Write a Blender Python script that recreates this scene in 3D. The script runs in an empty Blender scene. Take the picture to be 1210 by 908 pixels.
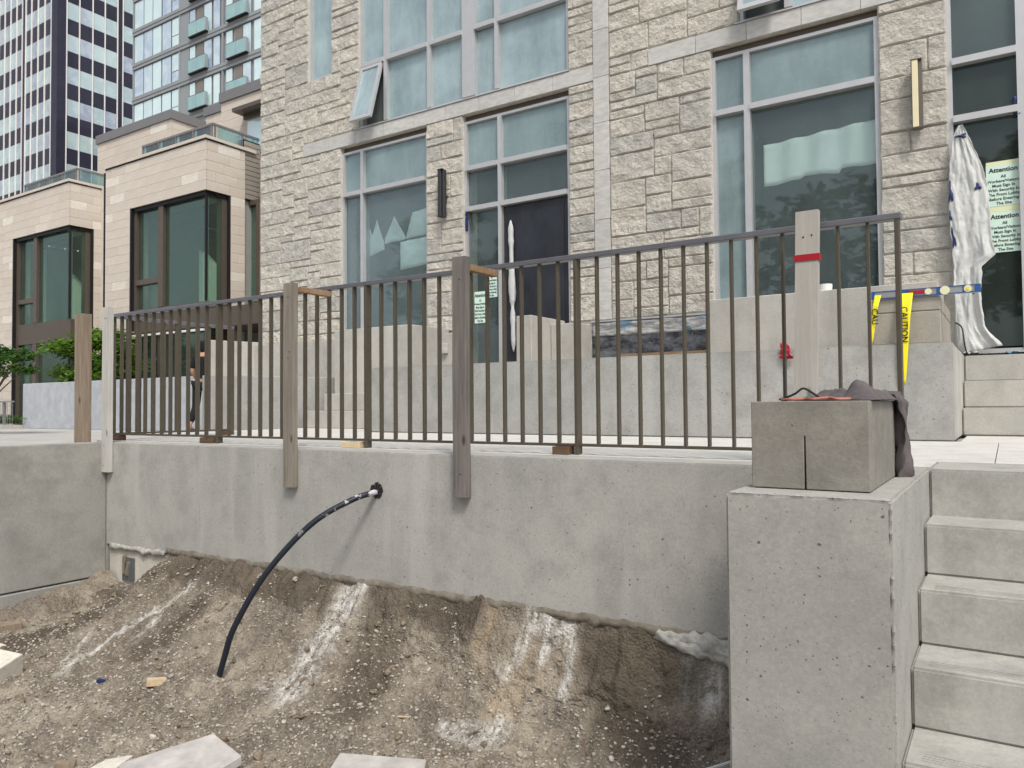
import bpy, bmesh, math, random
import numpy as np
from mathutils import Vector, Matrix, noise
random.seed(7); rng = np.random.default_rng(7)
sc = bpy.context.scene; col = sc.collection

# ---------------------------------------------------------------- camera, world, sun, exposure
cam_d = bpy.data.cameras.new('camera'); cam = bpy.data.objects.new('camera', cam_d); col.objects.link(cam)
cam_d.sensor_width = 36; cam_d.lens = 26.864; cam_d.clip_start = .05; cam_d.clip_end = 2000
cam.matrix_world = Matrix(((0.8392821, 0.0222605, 0.5432403, 0), (0.5436362, -0.0195151, -0.8390941, 0),
                           (-0.0080773, 0.9995617, -0.0284803, .265), (0, 0, 0, 1)))
sc.camera = cam
world = bpy.data.worlds.new('World'); sc.world = world; world.use_nodes = True
SUN = Vector((.44, -.40, .80)).normalized()
wn = world.node_tree.nodes; sky = wn.new('ShaderNodeTexSky'); sky.sky_type = 'NISHITA'; sky.sun_disc = False
sky.sun_elevation = math.asin(SUN.z); sky.sun_rotation = math.atan2(SUN.x, SUN.y)
sky.air_density = 1.0; sky.dust_density = 3.0; sky.ozone_density = 1.0
hs = wn.new('ShaderNodeHueSaturation'); hs.inputs['Saturation'].default_value = .36; world.node_tree.links.new(sky.outputs[0], hs.inputs['Color']); world.node_tree.links.new(hs.outputs[0], wn['Background'].inputs[0]); wn['Background'].inputs[1].default_value = .135
sl = bpy.data.lights.new('sun', 'SUN'); sl.energy = 1.6; sl.angle = math.radians(11); sl.color = (1, .94, .85)
so = bpy.data.objects.new('sun', sl); col.objects.link(so); so.rotation_euler = SUN.to_track_quat('Z', 'Y').to_euler()
sc.view_settings.view_transform = 'Standard'; sc.view_settings.look = 'None'; sc.view_settings.gamma = 1
sc.view_settings.exposure = 0.52

# ---------------------------------------------------------------- helpers
def props(o, label=None, cat=None, group=None, kind=None):
    if label: o['label'] = label
    if cat: o['category'] = cat
    if group: o['group'] = group
    if kind: o['kind'] = kind
    return o
def empty(name, loc, label, cat, group=None):
    o = bpy.data.objects.new(name, None); col.objects.link(o); o.location = loc; o.empty_display_size = .2
    return props(o, label, cat, group)
def worldloc(o):
    v = Vector((0, 0, 0))
    while o is not None: v += Vector(o.location); o = o.parent
    return v
class MB:
    def __init__(s): s.v = []; s.f = []; s.uv = None
    def add(s, vs, fs):
        n = len(s.v); s.v += [tuple(p) for p in vs]; s.f += [tuple(i + n for i in f) for f in fs]; return s
    def box(s, x0, x1, y0, y1, z0, z1):
        return s.add([(x0,y0,z0),(x1,y0,z0),(x1,y1,z0),(x0,y1,z0),(x0,y0,z1),(x1,y0,z1),(x1,y1,z1),(x0,y1,z1)],
                     [(0,3,2,1),(4,5,6,7),(0,1,5,4),(1,2,6,5),(2,3,7,6),(3,0,4,7)])
    def obox(s, c, ax, ay, az):   # centre and three half-axis vectors
        c, ax, ay, az = map(Vector, (c, ax, ay, az)); P = []
        for k in (-1, 1):
            for i, j in ((-1,-1),(1,-1),(1,1),(-1,1)): P.append(c + ax*i + ay*j + az*k)
        fl = ax.cross(ay).dot(az) < 0
        F = [(0,3,2,1),(4,5,6,7),(0,1,5,4),(1,2,6,5),(2,3,7,6),(3,0,4,7)]
        return s.add(P, [f[::-1] for f in F] if fl else F)
    def prism(s, pts, d):         # planar polygon extruded along d
        pts = [Vector(p) for p in pts]; d = Vector(d); n = len(pts)
        nrm = sum(((pts[i]-pts[0]).cross(pts[(i+1) % n]-pts[0]) for i in range(n)), Vector())
        if nrm.dot(d) > 0: pts = pts[::-1]
        return s.add(pts + [p + d for p in pts], [tuple(range(n)), tuple(range(2*n-1, n-1, -1))] +
                     [((i+1) % n, i, n+i, n+(i+1) % n) for i in range(n)])
    def tube(s, pts, r, n=8, cap=True):
        pts = [Vector(p) for p in pts]; R = r if isinstance(r, (list, tuple)) else [r]*len(pts); base = len(s.v); up = Vector((.13, .21, 1)).normalized()
        for i, p in enumerate(pts):
            t = (pts[min(i+1, len(pts)-1)] - pts[max(i-1, 0)]).normalized()
            a = t.cross(up); a = a.normalized() if a.length > 1e-3 else Vector((1, 0, 0)); b = a.cross(t)
            for k in range(n):
                w = 2*math.pi*k/n; s.v.append(tuple(p + (a*math.cos(w) + b*math.sin(w))*R[i]))
        for i in range(len(pts)-1):
            for k in range(n):
                q = base+i*n; s.f.append((q+k, q+(k+1) % n, q+n+(k+1) % n, q+n+k))
        if cap:
            s.f.append(tuple(base+k for k in range(n))[::-1]); s.f.append(tuple(base+(len(pts)-1)*n+k for k in range(n)))
        return s
    def build(s, name, mat, parent=None, bevel=0, smooth=False, seg=1):
        me = bpy.data.meshes.new(name); L = worldloc(parent) if parent is not None else Vector((0, 0, 0))
        me.from_pydata([(a-L.x, b-L.y, c-L.z) for a, b, c in s.v], [], s.f)
        if bevel:
            bm = bmesh.new(); bm.from_mesh(me)
            bmesh.ops.bevel(bm, geom=bm.edges[:], offset=bevel, segments=seg, affect='EDGES', clamp_overlap=True); bm.to_mesh(me); bm.free()
        if mat is not None: me.materials.append(mat)
        if smooth: me.polygons.foreach_set('use_smooth', [True]*len(me.polygons))
        o = bpy.data.objects.new(name, me); col.objects.link(o)
        if parent is not None: o.parent = parent
        return o
def box(name, mat, b, parent=None, bevel=0, seg=1): return MB().box(*b).build(name, mat, parent, bevel, seg=seg)
def link_copy(o, parent=None, loc=None):
    c = o.copy(); col.objects.link(c)
    if parent is not None: c.parent = parent
    if loc is not None: c.location = loc
    for ch in o.children: link_copy(ch, c)
    return c

# ---------------------------------------------------------------- materials
class NT:
    def __init__(s, name):
        s.m = bpy.data.materials.new(name); s.m.use_nodes = True; s.t = s.m.node_tree; s.N = s.t.nodes; s.N.clear()
        s.out = s.N.new('ShaderNodeOutputMaterial'); s._tc = None
    def n(s, ty, **kw):
        x = s.N.new('ShaderNode' + ty); ins = kw.pop('ins', {})
        for k, v in kw.items(): setattr(x, k, v)
        for k, v in ins.items(): s.set(x.inputs[k], v)
        return x
    def set(s, sock, v):
        if isinstance(v, bpy.types.NodeSocket): s.t.links.new(v, sock)
        elif isinstance(v, bpy.types.Node): s.t.links.new(v.outputs[0], sock)
        else:
            if isinstance(v, (tuple, list)) and len(v) == 3 and sock.type == 'RGBA': v = (*v, 1)
            sock.default_value = v
    def co(s, scale=(1, 1, 1), which='Object'):
        if s._tc is None: s._tc = s.n('TexCoord')
        return s.n('Mapping', ins={'Vector': s._tc.outputs[which], 'Scale': scale}).outputs[0]
    def noise(s, scale, detail=4, rough=.55, sc=(1, 1, 1)):
        return s.n('TexNoise', ins={'Vector': s.co(sc), 'Scale': scale, 'Detail': detail, 'Roughness': rough}).outputs[0]
    def ramp(s, f, stops):
        r = s.n('ValToRGB', ins={'Fac': f}); e = r.color_ramp.elements
        while len(e) < len(stops): e.new(.5)
        for q, (p, c) in zip(e, stops):
            q.position = p; q.color = (*c, 1) if isinstance(c, (tuple, list)) else (c, c, c, 1)
        return r.outputs[0]
    def mix(s, f, a, b, bt='MIX'):
        x = s.n('Mix', data_type='RGBA', blend_type=bt); s.set(x.inputs[0], f); s.set(x.inputs[6], a); s.set(x.inputs[7], b); return x.outputs[2]
    def math(s, op, a, b=0.0, clamp=False):
        x = s.n('Math', operation=op, use_clamp=clamp); s.set(x.inputs[0], a); s.set(x.inputs[1], b); return x.outputs[0]
    def bump(s, h, st=.3, d=.01, nrm=None):
        x = s.n('Bump', ins={'Height': h, 'Strength': st, 'Distance': d})
        if nrm is not None: s.set(x.inputs['Normal'], nrm)
        return x.outputs[0]
    def bsdf(s, colr, rough=.8, metal=0, nrm=None, spec=.3, **kw):
        x = s.n('BsdfPrincipled', ins={'Base Color': colr, 'Roughness': rough, 'Metallic': metal, 'Specular IOR Level': spec, **kw})
        if nrm is not None: s.set(x.inputs['Normal'], nrm)
        return x.outputs[0]
    def done(s, sh): s.t.links.new(sh, s.out.inputs[0]); return s.m
def rnd(t):
    a = t.n('ObjectInfo').outputs['Random']; b = t.n('NewGeometry').outputs['Random Per Island']
    return t.math('FRACT', t.math('ADD', a, b))

def concrete(name, base=(.40, .39, .365), holes=1.0, streak=.5, warm=(.46, .44, .39), stain=(.30, .29, .27), bump=.25, big=1.1):
    t = NT(name); a = t.noise(big, 6, .6); b = t.noise(5, 5, .65); s_ = t.noise(3.2, 4, .6, (1, 1, .12)); fine = t.noise(60, 5, .7)
    c = t.mix(t.ramp(a, [(.38, 0), (.66, 1)]), base, warm)
    c = t.mix(t.ramp(b, [(.44, 0), (.70, .8)]), c, stain); c = t.mix(t.ramp(t.noise(2.2, 7, .7, (1, 1, .6)), [(.28, .4), (.45, 0)]), c, tuple(x*.85 for x in stain))
    c = t.mix(t.math('MULTIPLY', t.ramp(s_, [(.52, 0), (.70, 1)]), streak), c, tuple(min(1, x*1.35) for x in base))
    c = t.mix(t.math('MULTIPLY', t.ramp(s_, [(.28, 1), (.42, 0)]), streak*.6), c, stain)
    sp = t.n('TexVoronoi', ins={'Vector': t.co(), 'Scale': 130.0}).outputs['Color']
    c = t.mix(.10, c, t.ramp(sp, [(.2, tuple(x*.55 for x in base)), (.8, tuple(min(1, x*1.45) for x in base))]))
    c = t.mix(t.ramp(fine, [(.35, .22), (.6, 0)]), c, tuple(x*.55 for x in base))
    h = t.math('MULTIPLY', fine, .35)
    hole = None
    if holes:
        wv = t.n('VectorMath', operation='ADD', ins={0: t.co(), 1: t.n('VectorMath', operation='SCALE', ins={0: t.n('TexNoise', ins={'Vector': t.co(), 'Scale': 60.0, 'Detail': 3.0}).outputs['Color'], 'Scale': .012})})
        for scl, th in ((24, .055*holes), (48, .085*holes), (95, .10*holes)):
            v = t.n('TexVoronoi', ins={'Vector': wv, 'Scale': float(scl), 'Randomness': 1.0})
            r = t.n('SeparateColor', ins={0: v.outputs['Color']}).outputs[0]
            rad = t.math('MULTIPLY', t.math('POWER', t.math('MULTIPLY', t.math('SUBTRACT', r, .35, True), 1.54), 3.0), th*2.6)
            m = t.math('GREATER_THAN', rad, v.outputs['Distance']); hole = m if hole is None else t.math('MAXIMUM', hole, m)
        c = t.mix(t.math('MULTIPLY', hole, .8), c, tuple(x*.22 for x in base)); h = t.math('SUBTRACT', h, hole)
    return t.done(t.bsdf(c, .85, nrm=t.bump(h, bump, .006)))
M = {}
M['conc'] = concrete('retaining_wall_concrete', base=(.37, .365, .345), warm=(.46, .45, .415), stain=(.30, .295, .28), streak=.8, holes=.95)
M['conc_pillar'] = concrete('pitted_pillar_concrete', (.35, .345, .32), .95, .15, (.44, .43, .40), (.28, .275, .262), .5)
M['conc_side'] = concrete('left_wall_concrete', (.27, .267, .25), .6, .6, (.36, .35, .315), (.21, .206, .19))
M['conc_up'] = concrete('planter_concrete', (.34, .34, .325), 1.0, .5, (.41, .405, .38), (.26, .257, .24))
M['conc_pale'] = concrete('pale_concrete', (.43, .42, .385), .5, .5, (.50, .485, .44), (.34, .33, .30))
M['conc_blue'] = concrete('blue_grey_concrete', (.41, .43, .46), .1, .2, (.50, .52, .55), (.34, .36, .39), .2, 3.0)
M['conc_stair'] = concrete('stair_concrete', (.36, .355, .33), .3, .7, (.45, .44, .405), (.25, .245, .225), .25, 2.6)
M['conc_top'] = concrete('swept_slab_concrete', (.58, .57, .54), .2, .15, (.66, .65, .61), (.44, .43, .40), .2, 2.5)
M['conc_footing'] = concrete('footing_concrete', (.52, .50, .44), .2, .7, (.58, .55, .48), (.40, .38, .33))
M['block'] = concrete('parged_block', (.23, .218, .19), .6, .0, (.31, .295, .26), (.145, .136, .116), .9, 4.0)
M['block2'] = concrete('parged_block_lighter', (.33, .305, .265), .25, .0, (.38, .35, .30), (.26, .24, .21), .9, 4.0)

def m_stone():
    t = NT('rock_faced_limestone'); r = rnd(t); a = t.noise(7, 6, .65); b = t.noise(38, 5, .7); big = t.noise(.55, 2)
    c = t.mix(t.ramp(big, [(.42, 0), (.6, 1)]), (.56, .535, .475), (.64, .595, .515))
    c = t.mix(t.ramp(r, [(.0, 0), (.8, .35), (.86, .9), (1, 1)]), c, (.46, .45, .42))
    c = t.mix(t.ramp(a, [(.42, 0), (.72, .6)]), c, (.74, .71, .64))
    c = t.mix(t.ramp(a, [(.25, .5), (.42, 0)]), c, (.38, .365, .33))
    c = t.mix(t.ramp(b, [(.35, .45), (.52, 0)]), c, (.34, .32, .28))
    n1 = t.bump(t.math('ADD', t.noise(16, 6, .7), t.math('MULTIPLY', t.noise(7, 4, .6), 1.2)), 1.0, .045); n2 = t.bump(b, .5, .01, n1)
    return t.done(t.bsdf(c, .9, nrm=n2))
M['stone'] = m_stone()
def m_simple(name, c, rough=.7, metal=0, var=.1, scale=8, bump=0, spec=.3, sc_=(1, 1, 1), objrand=0):
    t = NT(name); f = t.noise(scale, 5, .6, sc_)
    cc = t.mix(t.ramp(f, [(.3, 0), (.7, 1)]), tuple(x*(1-var) for x in c), tuple(min(1, x*(1+var)) for x in c))
    if objrand: cc = t.mix(t.math('MULTIPLY', rnd(t), objrand), cc, tuple(x*.45 for x in c))
    return t.done(t.bsdf(cc, rough, metal, t.bump(f, bump, .01) if bump else None, spec))
M['smooth_stone'] = m_simple('sawn_limestone', (.52, .515, .495), .8, var=.16, scale=9, bump=.2, sc_=(1, 1, 2.5), objrand=.22)
M['mortar'] = m_simple('mortar', (.56, .53, .465), .95, var=.2, scale=20, bump=.3)
M['alu'] = m_simple('silver_window_frame', (.52, .52, .53), .42, .4, .05)
M['bronze'] = m_simple('bronze_frame', (.125, .10, .082), .45, .35, .08)
M['bronze_panel'] = m_simple('bronze_panel', (.115, .095, .078), .5, .3, .06)
M['black'] = m_simple('black_metal', (.018, .017, .018), .5, .2, .1)
M['interior'] = m_simple('interior_wall', (.30, .31, .29), .9, var=.05)
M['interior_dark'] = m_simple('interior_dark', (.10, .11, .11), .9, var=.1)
M['ceil'] = m_simple('interior_ceiling', (.55, .56, .53), .9, var=.04)
def m_sheen():
    t = NT('bronze_railing_metal'); f = t.noise(25, 4)
    c = t.mix(f, (.075, .064, .048), (.115, .098, .072)); return t.done(t.bsdf(c, .42, .3, spec=.4))
M['rail'] = m_sheen()
def m_cap():
    t = NT('sky_tinted_rail_metal'); f = t.noise(30, 4, .6, (.3, 1, 1)); c = t.mix(f, (.13, .13, .145), (.24, .24, .265)); return t.done(t.bsdf(c, .35, .5, spec=.5))
M['toprail'] = m_cap()  # brighter, bluer base than the bars: sky reflection put into the colour
def glass(name, tint=(.42, .62, .60), haze=.3, hazec=(.36, .50, .50), refl=1.0, rough=.02, dark=.0):
    t = NT(name); fr = t.n('LayerWeight', ins={'Blend': .25}).outputs['Fresnel']
    tr = t.n('BsdfTransparent', ins={0: tint}).outputs[0]; gl = t.n('BsdfGlossy', ins={'Color': (.82, .93, .97), 'Roughness': rough}).outputs[0]
    d = t.n('BsdfDiffuse', ins={0: hazec}).outputs[0]
    n1 = t.noise(1.3, 5, .6); n2 = t.noise(30, 4, .7); n3 = t.noise(4, 5, .7, (1, 1, .25))
    h = t.math('MULTIPLY', t.ramp(t.math('ADD', t.math('MULTIPLY', n1, .6), t.math('MULTIPLY', n3, .4)), [(.3, .55), (.7, 1.3)]), haze, True)
    h = t.math('ADD', h, t.math('MULTIPLY', t.ramp(n2, [(.62, 0), (.75, 1)]), haze*.35), True)
    a = t.n('MixShader', ins={0: h, 1: tr, 2: d}).outputs[0]
    f = t.math('MULTIPLY', t.math('ADD', fr, .06), refl, True)
    return t.done(t.n('MixShader', ins={0: f, 1: a, 2: gl}).outputs[0])
M['glass_up'] = glass('filmed_upper_glass', (.62, .80, .82), .74, (.42, .54, .57), .75)
M['glass_mid'] = glass('filmed_transom_glass', (.66, .82, .82), .52, (.40, .51, .53), .7)
M['glass_low'] = glass('dusty_lower_glass', (.92, .96, .95), .14, (.30, .38, .38), .45)
M['glass_hazy'] = glass('hazy_lower_glass', (.92, .97, .97), .22, (.34, .43, .45), .55)
M['glass_dark'] = glass('dark_entrance_glass', (.60, .68, .64), .07, (.34, .40, .38), .35)
M['glass_bay'] = glass('green_bay_glass', (.74, .84, .77), .07, (.30, .37, .33), .22)
M['glass_rail'] = glass('balustrade_glass', (.62, .80, .80), .15, (.5, .6, .6), 1.0)
def m_far_glass(name, ca, cb, cc, mix=.5):
    t = NT(name); r = rnd(t); c = t.ramp(r, [(0, ca), (.45, cb), (.75, cc), (1, ca)]); n = t.noise(.9, 3)
    c = t.mix(t.ramp(n, [(.45, 0), (.6, .35)]), c, tuple(min(1, x*1.25) for x in cb))
    d = t.bsdf(c, .35, 0, spec=.3 if mix > .05 else .12); g = t.n('BsdfGlossy', ins={'Color': (.85, .93, .95), 'Roughness': .03}).outputs[0]
    return t.done(t.n('MixShader', ins={0: mix, 1: d, 2: g}).outputs[0])
M['tower_glass'] = m_far_glass('tower_sky_glass', (.36, .47, .49), (.48, .60, .60), (.30, .33, .44), .14)  # pale base colours carry the bright sky mirrored in these panes
M['tower_black'] = m_far_glass('tower_dark_spandrel', (.030, .030, .050), (.036, .034, .055), (.028, .026, .044), .012)
M['condo_glass'] = m_far_glass('condo_pale_glass', (.66, .84, .84), (.72, .90, .90), (.36, .45, .62), .30)
M['condo_grey'] = m_simple('condo_grey_panel', (.27, .295, .31), .6, var=.03, scale=.6)
M['condo_door'] = m_simple('condo_door', (.22, .20, .18), .6, var=.05)
M['aqua'] = m_far_glass('aqua_balcony_glass', (.24, .40, .41), (.28, .45, .45), (.26, .42, .43), .15)
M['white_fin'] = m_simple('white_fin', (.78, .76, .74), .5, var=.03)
def m_tile():
    t = NT('buff_limestone_tile'); r = rnd(t); f = t.noise(3.0, 6, .65, (.5, .5, 2.2)); g = t.noise(26, 4)
    c = t.ramp(r, [(0, (.56, .505, .44)), (.35, (.61, .555, .49)), (.7, (.585, .53, .468)), (.93, (.63, .58, .51)), (.96, (.72, .68, .61)), (1, (.74, .70, .64))])
    c = t.mix(t.ramp(f, [(.42, .0), (.74, .6)]), c, (.48, .40, .32)); c = t.mix(t.ramp(g, [(.3, .2), (.5, 0)]), c, (.40, .34, .28))
    return t.done(t.bsdf(c, .85, nrm=t.bump(f, .15, .01)))
M['tile'] = m_tile()
M['tile_joint'] = m_simple('tile_joint', (.48, .43, .37), .9)
M['siding'] = m_simple('taupe_siding', (.30, .275, .24), .7, var=.06, scale=4)
M['coping'] = m_simple('zinc_coping', (.20, .195, .20), .5, .2, .05)
def m_wood(name, c, dark, sc_=(1, 1, .06), scale=40):
    t = NT(name); f = t.noise(scale, 6, .7, sc_); g = t.noise(5, 5, .65, (1, 1, .3)); k = t.n('TexVoronoi', ins={'Vector': t.co((1, 1, .4)), 'Scale': 9.0}).outputs['Distance']
    cc = t.mix(t.ramp(f, [(.35, .8), (.62, 0)]), c, dark); cc = t.mix(t.ramp(g, [(.5, 0), (.72, .6)]), cc, tuple(min(1, x*1.35) for x in c))
    cc = t.mix(t.ramp(k, [(.06, .85), (.13, 0)]), cc, tuple(x*.4 for x in dark))
    return t.done(t.bsdf(cc, .85, nrm=t.bump(f, .5, .004)))
M['wood_white'] = m_wood('whitewashed_timber', (.52, .51, .48), (.38, .37, .34))
M['wood_grey'] = m_wood('weathered_grey_timber', (.20, .18, .165), (.10, .09, .085))
M['wood_mid'] = m_wood('weathered_brown_timber', (.265, .238, .20), (.15, .13, .105))
M['wood_brown'] = m_wood('rough_brown_timber', (.29, .235, .18), (.16, .115, .08))
M['wood_new'] = m_wood('cut_timber', (.30, .20, .12), (.17, .10, .05), (.1, 1, 1))
M['wood_shim'] = m_wood('dark_timber_block', (.14, .085, .05), (.06, .035, .02), (.1, 1, 1))
M['wood_pale'] = m_wood('pale_timber_block', (.62, .50, .34), (.45, .33, .2), (.1, 1, 1))
M['post_grey'] = m_wood('painted_grey_board', (.43, .41, .375), (.36, .34, .31))
M['red'] = m_simple('red_tape', (.36, .012, .025), .5, var=.15)
M['red_rag'] = m_simple('red_rag', (.50, .02, .05), .8, var=.25)
M['yellow'] = m_simple('yellow_tape', (.80, .70, .02), .4, var=.06)
M['ink'] = m_simple('black_ink', (.02, .02, .02), .6, var=.05)
M['blue'] = m_simple('blue_level_body', (.03, .09, .28), .4, var=.05)
M['silver'] = m_simple('silver_level_face', (.36, .37, .38), .35, .5, .08)
M['vial'] = m_simple('vial', (.70, .68, .45), .2, var=.05)
M['white'] = m_simple('white_plastic', (.78, .79, .78), .4, var=.03)
M['paper'] = m_simple('notice_paper', (.62, .80, .70), .8, var=.03)
M['paper_y'] = m_simple('yellow_notice_strip', (.72, .74, .48), .8, var=.03)
def m_sheet(name, c, alpha=0.0):
    t = NT(name); f = t.noise(6, 6, .7, (1, 1, .35)); g = t.noise(20, 5, .65)
    d = t.bsdf(t.mix(f, tuple(x*.86 for x in c), c), .35, nrm=t.bump(g, .6, .02), spec=.5)
    tl = t.n('BsdfTranslucent', ins={0: c}).outputs[0]; s = t.n('MixShader', ins={0: .35, 1: d, 2: tl}).outputs[0]
    if alpha: s = t.n('MixShader', ins={0: alpha, 1: s, 2: t.n('BsdfTransparent').outputs[0]}).outputs[0]
    return t.done(s)
M['sheet'] = m_sheet('torn_white_plastic_film', (.84, .85, .84), .10)
M['curtain'] = m_simple('pale_paper_sheet', (.88, .96, .93), .8, var=.05, scale=3)
M['navy'] = m_simple('navy_print', (.02, .03, .11), .5, var=.2)
M['door_dark'] = m_simple('navy_grey_door_film', (.022, .025, .033), .32, var=.5, bump=.5, scale=3, spec=.5, sc_=(1, 1, .5))
M['membrane'] = None
def m_membrane():
    t = NT('black_membrane_with_foil'); f = t.noise(5, 6, .7, (1, 1, 2)); g = t.noise(14, 5, .7)
    c = t.mix(t.ramp(f, [(.42, 0), (.62, 1)]), (.025, .027, .033), (.16, .17, .19)); c = t.mix(t.ramp(g, [(.64, 0), (.70, 1)]), c, (.5, .51, .52))
    return t.done(t.bsdf(c, .35, .1, t.bump(f, .6, .02), .5))
M['membrane'] = m_membrane()
def m_foil():
    t = NT('crumpled_blue_film'); f = t.noise(7, 6, .7, (1, 1, 3)); g = t.noise(4, 4, .6)
    c = t.mix(t.ramp(f, [(.4, 0), (.6, 1)]), (.24, .25, .26), (.50, .50, .48)); c = t.mix(t.ramp(g, [(.52, 0), (.60, 1)]), c, (.12, .28, .45))
    return t.done(t.bsdf(c, .35, .1, t.bump(f, .8, .03), .5))
M['foil'] = m_foil()
def m_leaf(name, a, b, c3):
    t = NT(name); r = rnd(t); c = t.ramp(r, [(0, a), (.5, b), (1, c3)])
    d = t.bsdf(c, .55, spec=.35); tl = t.n('BsdfTranslucent', ins={0: tuple(min(1, x*1.6) for x in b)}).outputs[0]
    return t.done(t.n('MixShader', ins={0: .35, 1: d, 2: tl}).outputs[0])
M['leaf'] = m_leaf('bright_leaf', (.05, .10, .012), (.10, .19, .02), (.17, .27, .045))
M['leaf_dark'] = m_leaf('dark_leaf', (.02, .055, .012), (.045, .11, .018), (.09, .18, .03))
M['bark'] = m_simple('bark', (.10, .08, .06), .9, var=.3, scale=20, bump=.5)
M['steel'] = m_simple('galvanised_wire', (.30, .31, .32), .45, .5, .05)
M['pavement'] = m_simple('pale_path', (.42, .41, .39), .9, var=.12, scale=2, bump=.1)
M['cloth'] = m_simple('mauve_grey_cloth', (.10, .088, .09), .95, var=.3, scale=14, bump=.4)
M['strap'] = m_simple('orange_strap', (.42, .16, .12), .7, var=.2)
M['skin'] = m_simple('skin', (.42, .24, .16), .6, var=.05)
M['black_cloth'] = m_simple('black_cloth', (.012, .012, .014), .9, var=.2)
M['brass'] = m_simple('brass_lamp_face', (.78, .70, .47), .4, .1, .04)
M['lamp_body'] = m_simple('dark_bronze_lamp', (.16, .14, .12), .4, .5, .06)
M['lamp_dark'] = m_simple('charcoal_lamp', (.055, .055, .06), .45, .4, .08)

def m_soil(island):
    t = NT('soil_grains' if island else 'soil_and_gravel')
    if island:
        r = rnd(t); c = t.ramp(r, [(0, (.16, .14, .115)), (.3, (.27, .24, .20)), (.6, (.37, .34, .295)), (.9, (.42, .385, .33)), (1, (.52, .49, .44))])
        return t.done(t.bsdf(c, .9))
    a = t.noise(2.2, 5, .6); b = t.noise(9, 5, .65, (1, 1, 1)); f = t.noise(70, 5, .75); g = t.noise(180, 4, .7)
    c = t.mix(t.ramp(a, [(.40, 0), (.60, 1)]), (.12, .093, .064), (.39, .335, .255))
    c = t.mix(t.ramp(t.noise(20, 6, .7), [(.52, 0), (.66, .55)]), c, (.42, .37, .30)); c = t.mix(t.ramp(b, [(.40, .75), (.54, 0)]), c, (.115, .09, .066))
    c = t.mix(t.ramp(f, [(.50, 0), (.68, .7)]), c, (.40, .37, .33)); c = t.mix(t.ramp(g, [(.56, 0), (.70, .7)]), c, (.48, .45, .41))
    v = t.n('TexVoronoi', ins={'Vector': t.co(), 'Scale': 75.0}); c = t.mix(.30, c, t.mix(v.outputs['Color'], (.08, .065, .05), (.36, .33, .29)))
    s = t.n('Attribute', attribute_name='streak'); brk = t.ramp(t.math('ADD', t.math('MULTIPLY', t.noise(26, 6, .75), .5), t.math('MULTIPLY', t.noise(34, 4, .6, (1, .16, .16)), .5)), [(.42, 0), (.57, 1)])
    s1 = t.n('SeparateColor', ins={0: s.outputs['Color']})
    c = t.mix(t.math('MULTIPLY', t.math('MULTIPLY', s1.outputs[2], brk), .55), c, (.40, .31, .20))
    c = t.mix(t.math('MULTIPLY', t.math('MULTIPLY', s1.outputs[0], brk), .9), c, (.62, .61, .58))
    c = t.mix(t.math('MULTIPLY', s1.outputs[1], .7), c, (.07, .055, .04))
    h = t.math('ADD', t.math('MULTIPLY', f, .6), t.math('MULTIPLY', v.outputs['Distance'], -.6))
    n = t.bump(g, .4, .004, t.bump(h, .8, .018)); return t.done(t.bsdf(c, .95, nrm=n, spec=.1))
M['soil'] = m_soil(False); M['grain'] = m_soil(True)
def m_pipe():
    t = NT('black_pipe_with_white_smears'); f = t.noise(14, 5, .7, (1, 1, 1.2)); tc = t.n('SeparateXYZ', ins={0: t.co()}).outputs[2]
    k = t.n('MapRange', ins={0: tc, 1: -.50, 2: -.30, 3: 0.0, 4: 1.0}).outputs[0]
    m = t.math('MULTIPLY', t.ramp(f, [(.56, 0), (.60, .8)]), k)
    return t.done(t.bsdf(t.mix(m, (.016, .02, .03), (.62, .62, .64)), .4))
M['pipe'] = m_pipe()
M['mortar_white'] = m_simple('dried_mortar', (.40, .39, .36), .95, var=.4, scale=18, bump=1.0)
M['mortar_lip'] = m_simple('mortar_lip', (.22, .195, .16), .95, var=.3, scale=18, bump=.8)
M['slab'] = m_simple('grey_pink_flagstone', (.44, .42, .40), .9, var=.22, scale=10, bump=.3)
M['cream'] = m_simple('cream_limestone_block', (.60, .57, .50), .85, var=.14, scale=30, bump=.15)
#PART2

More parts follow.
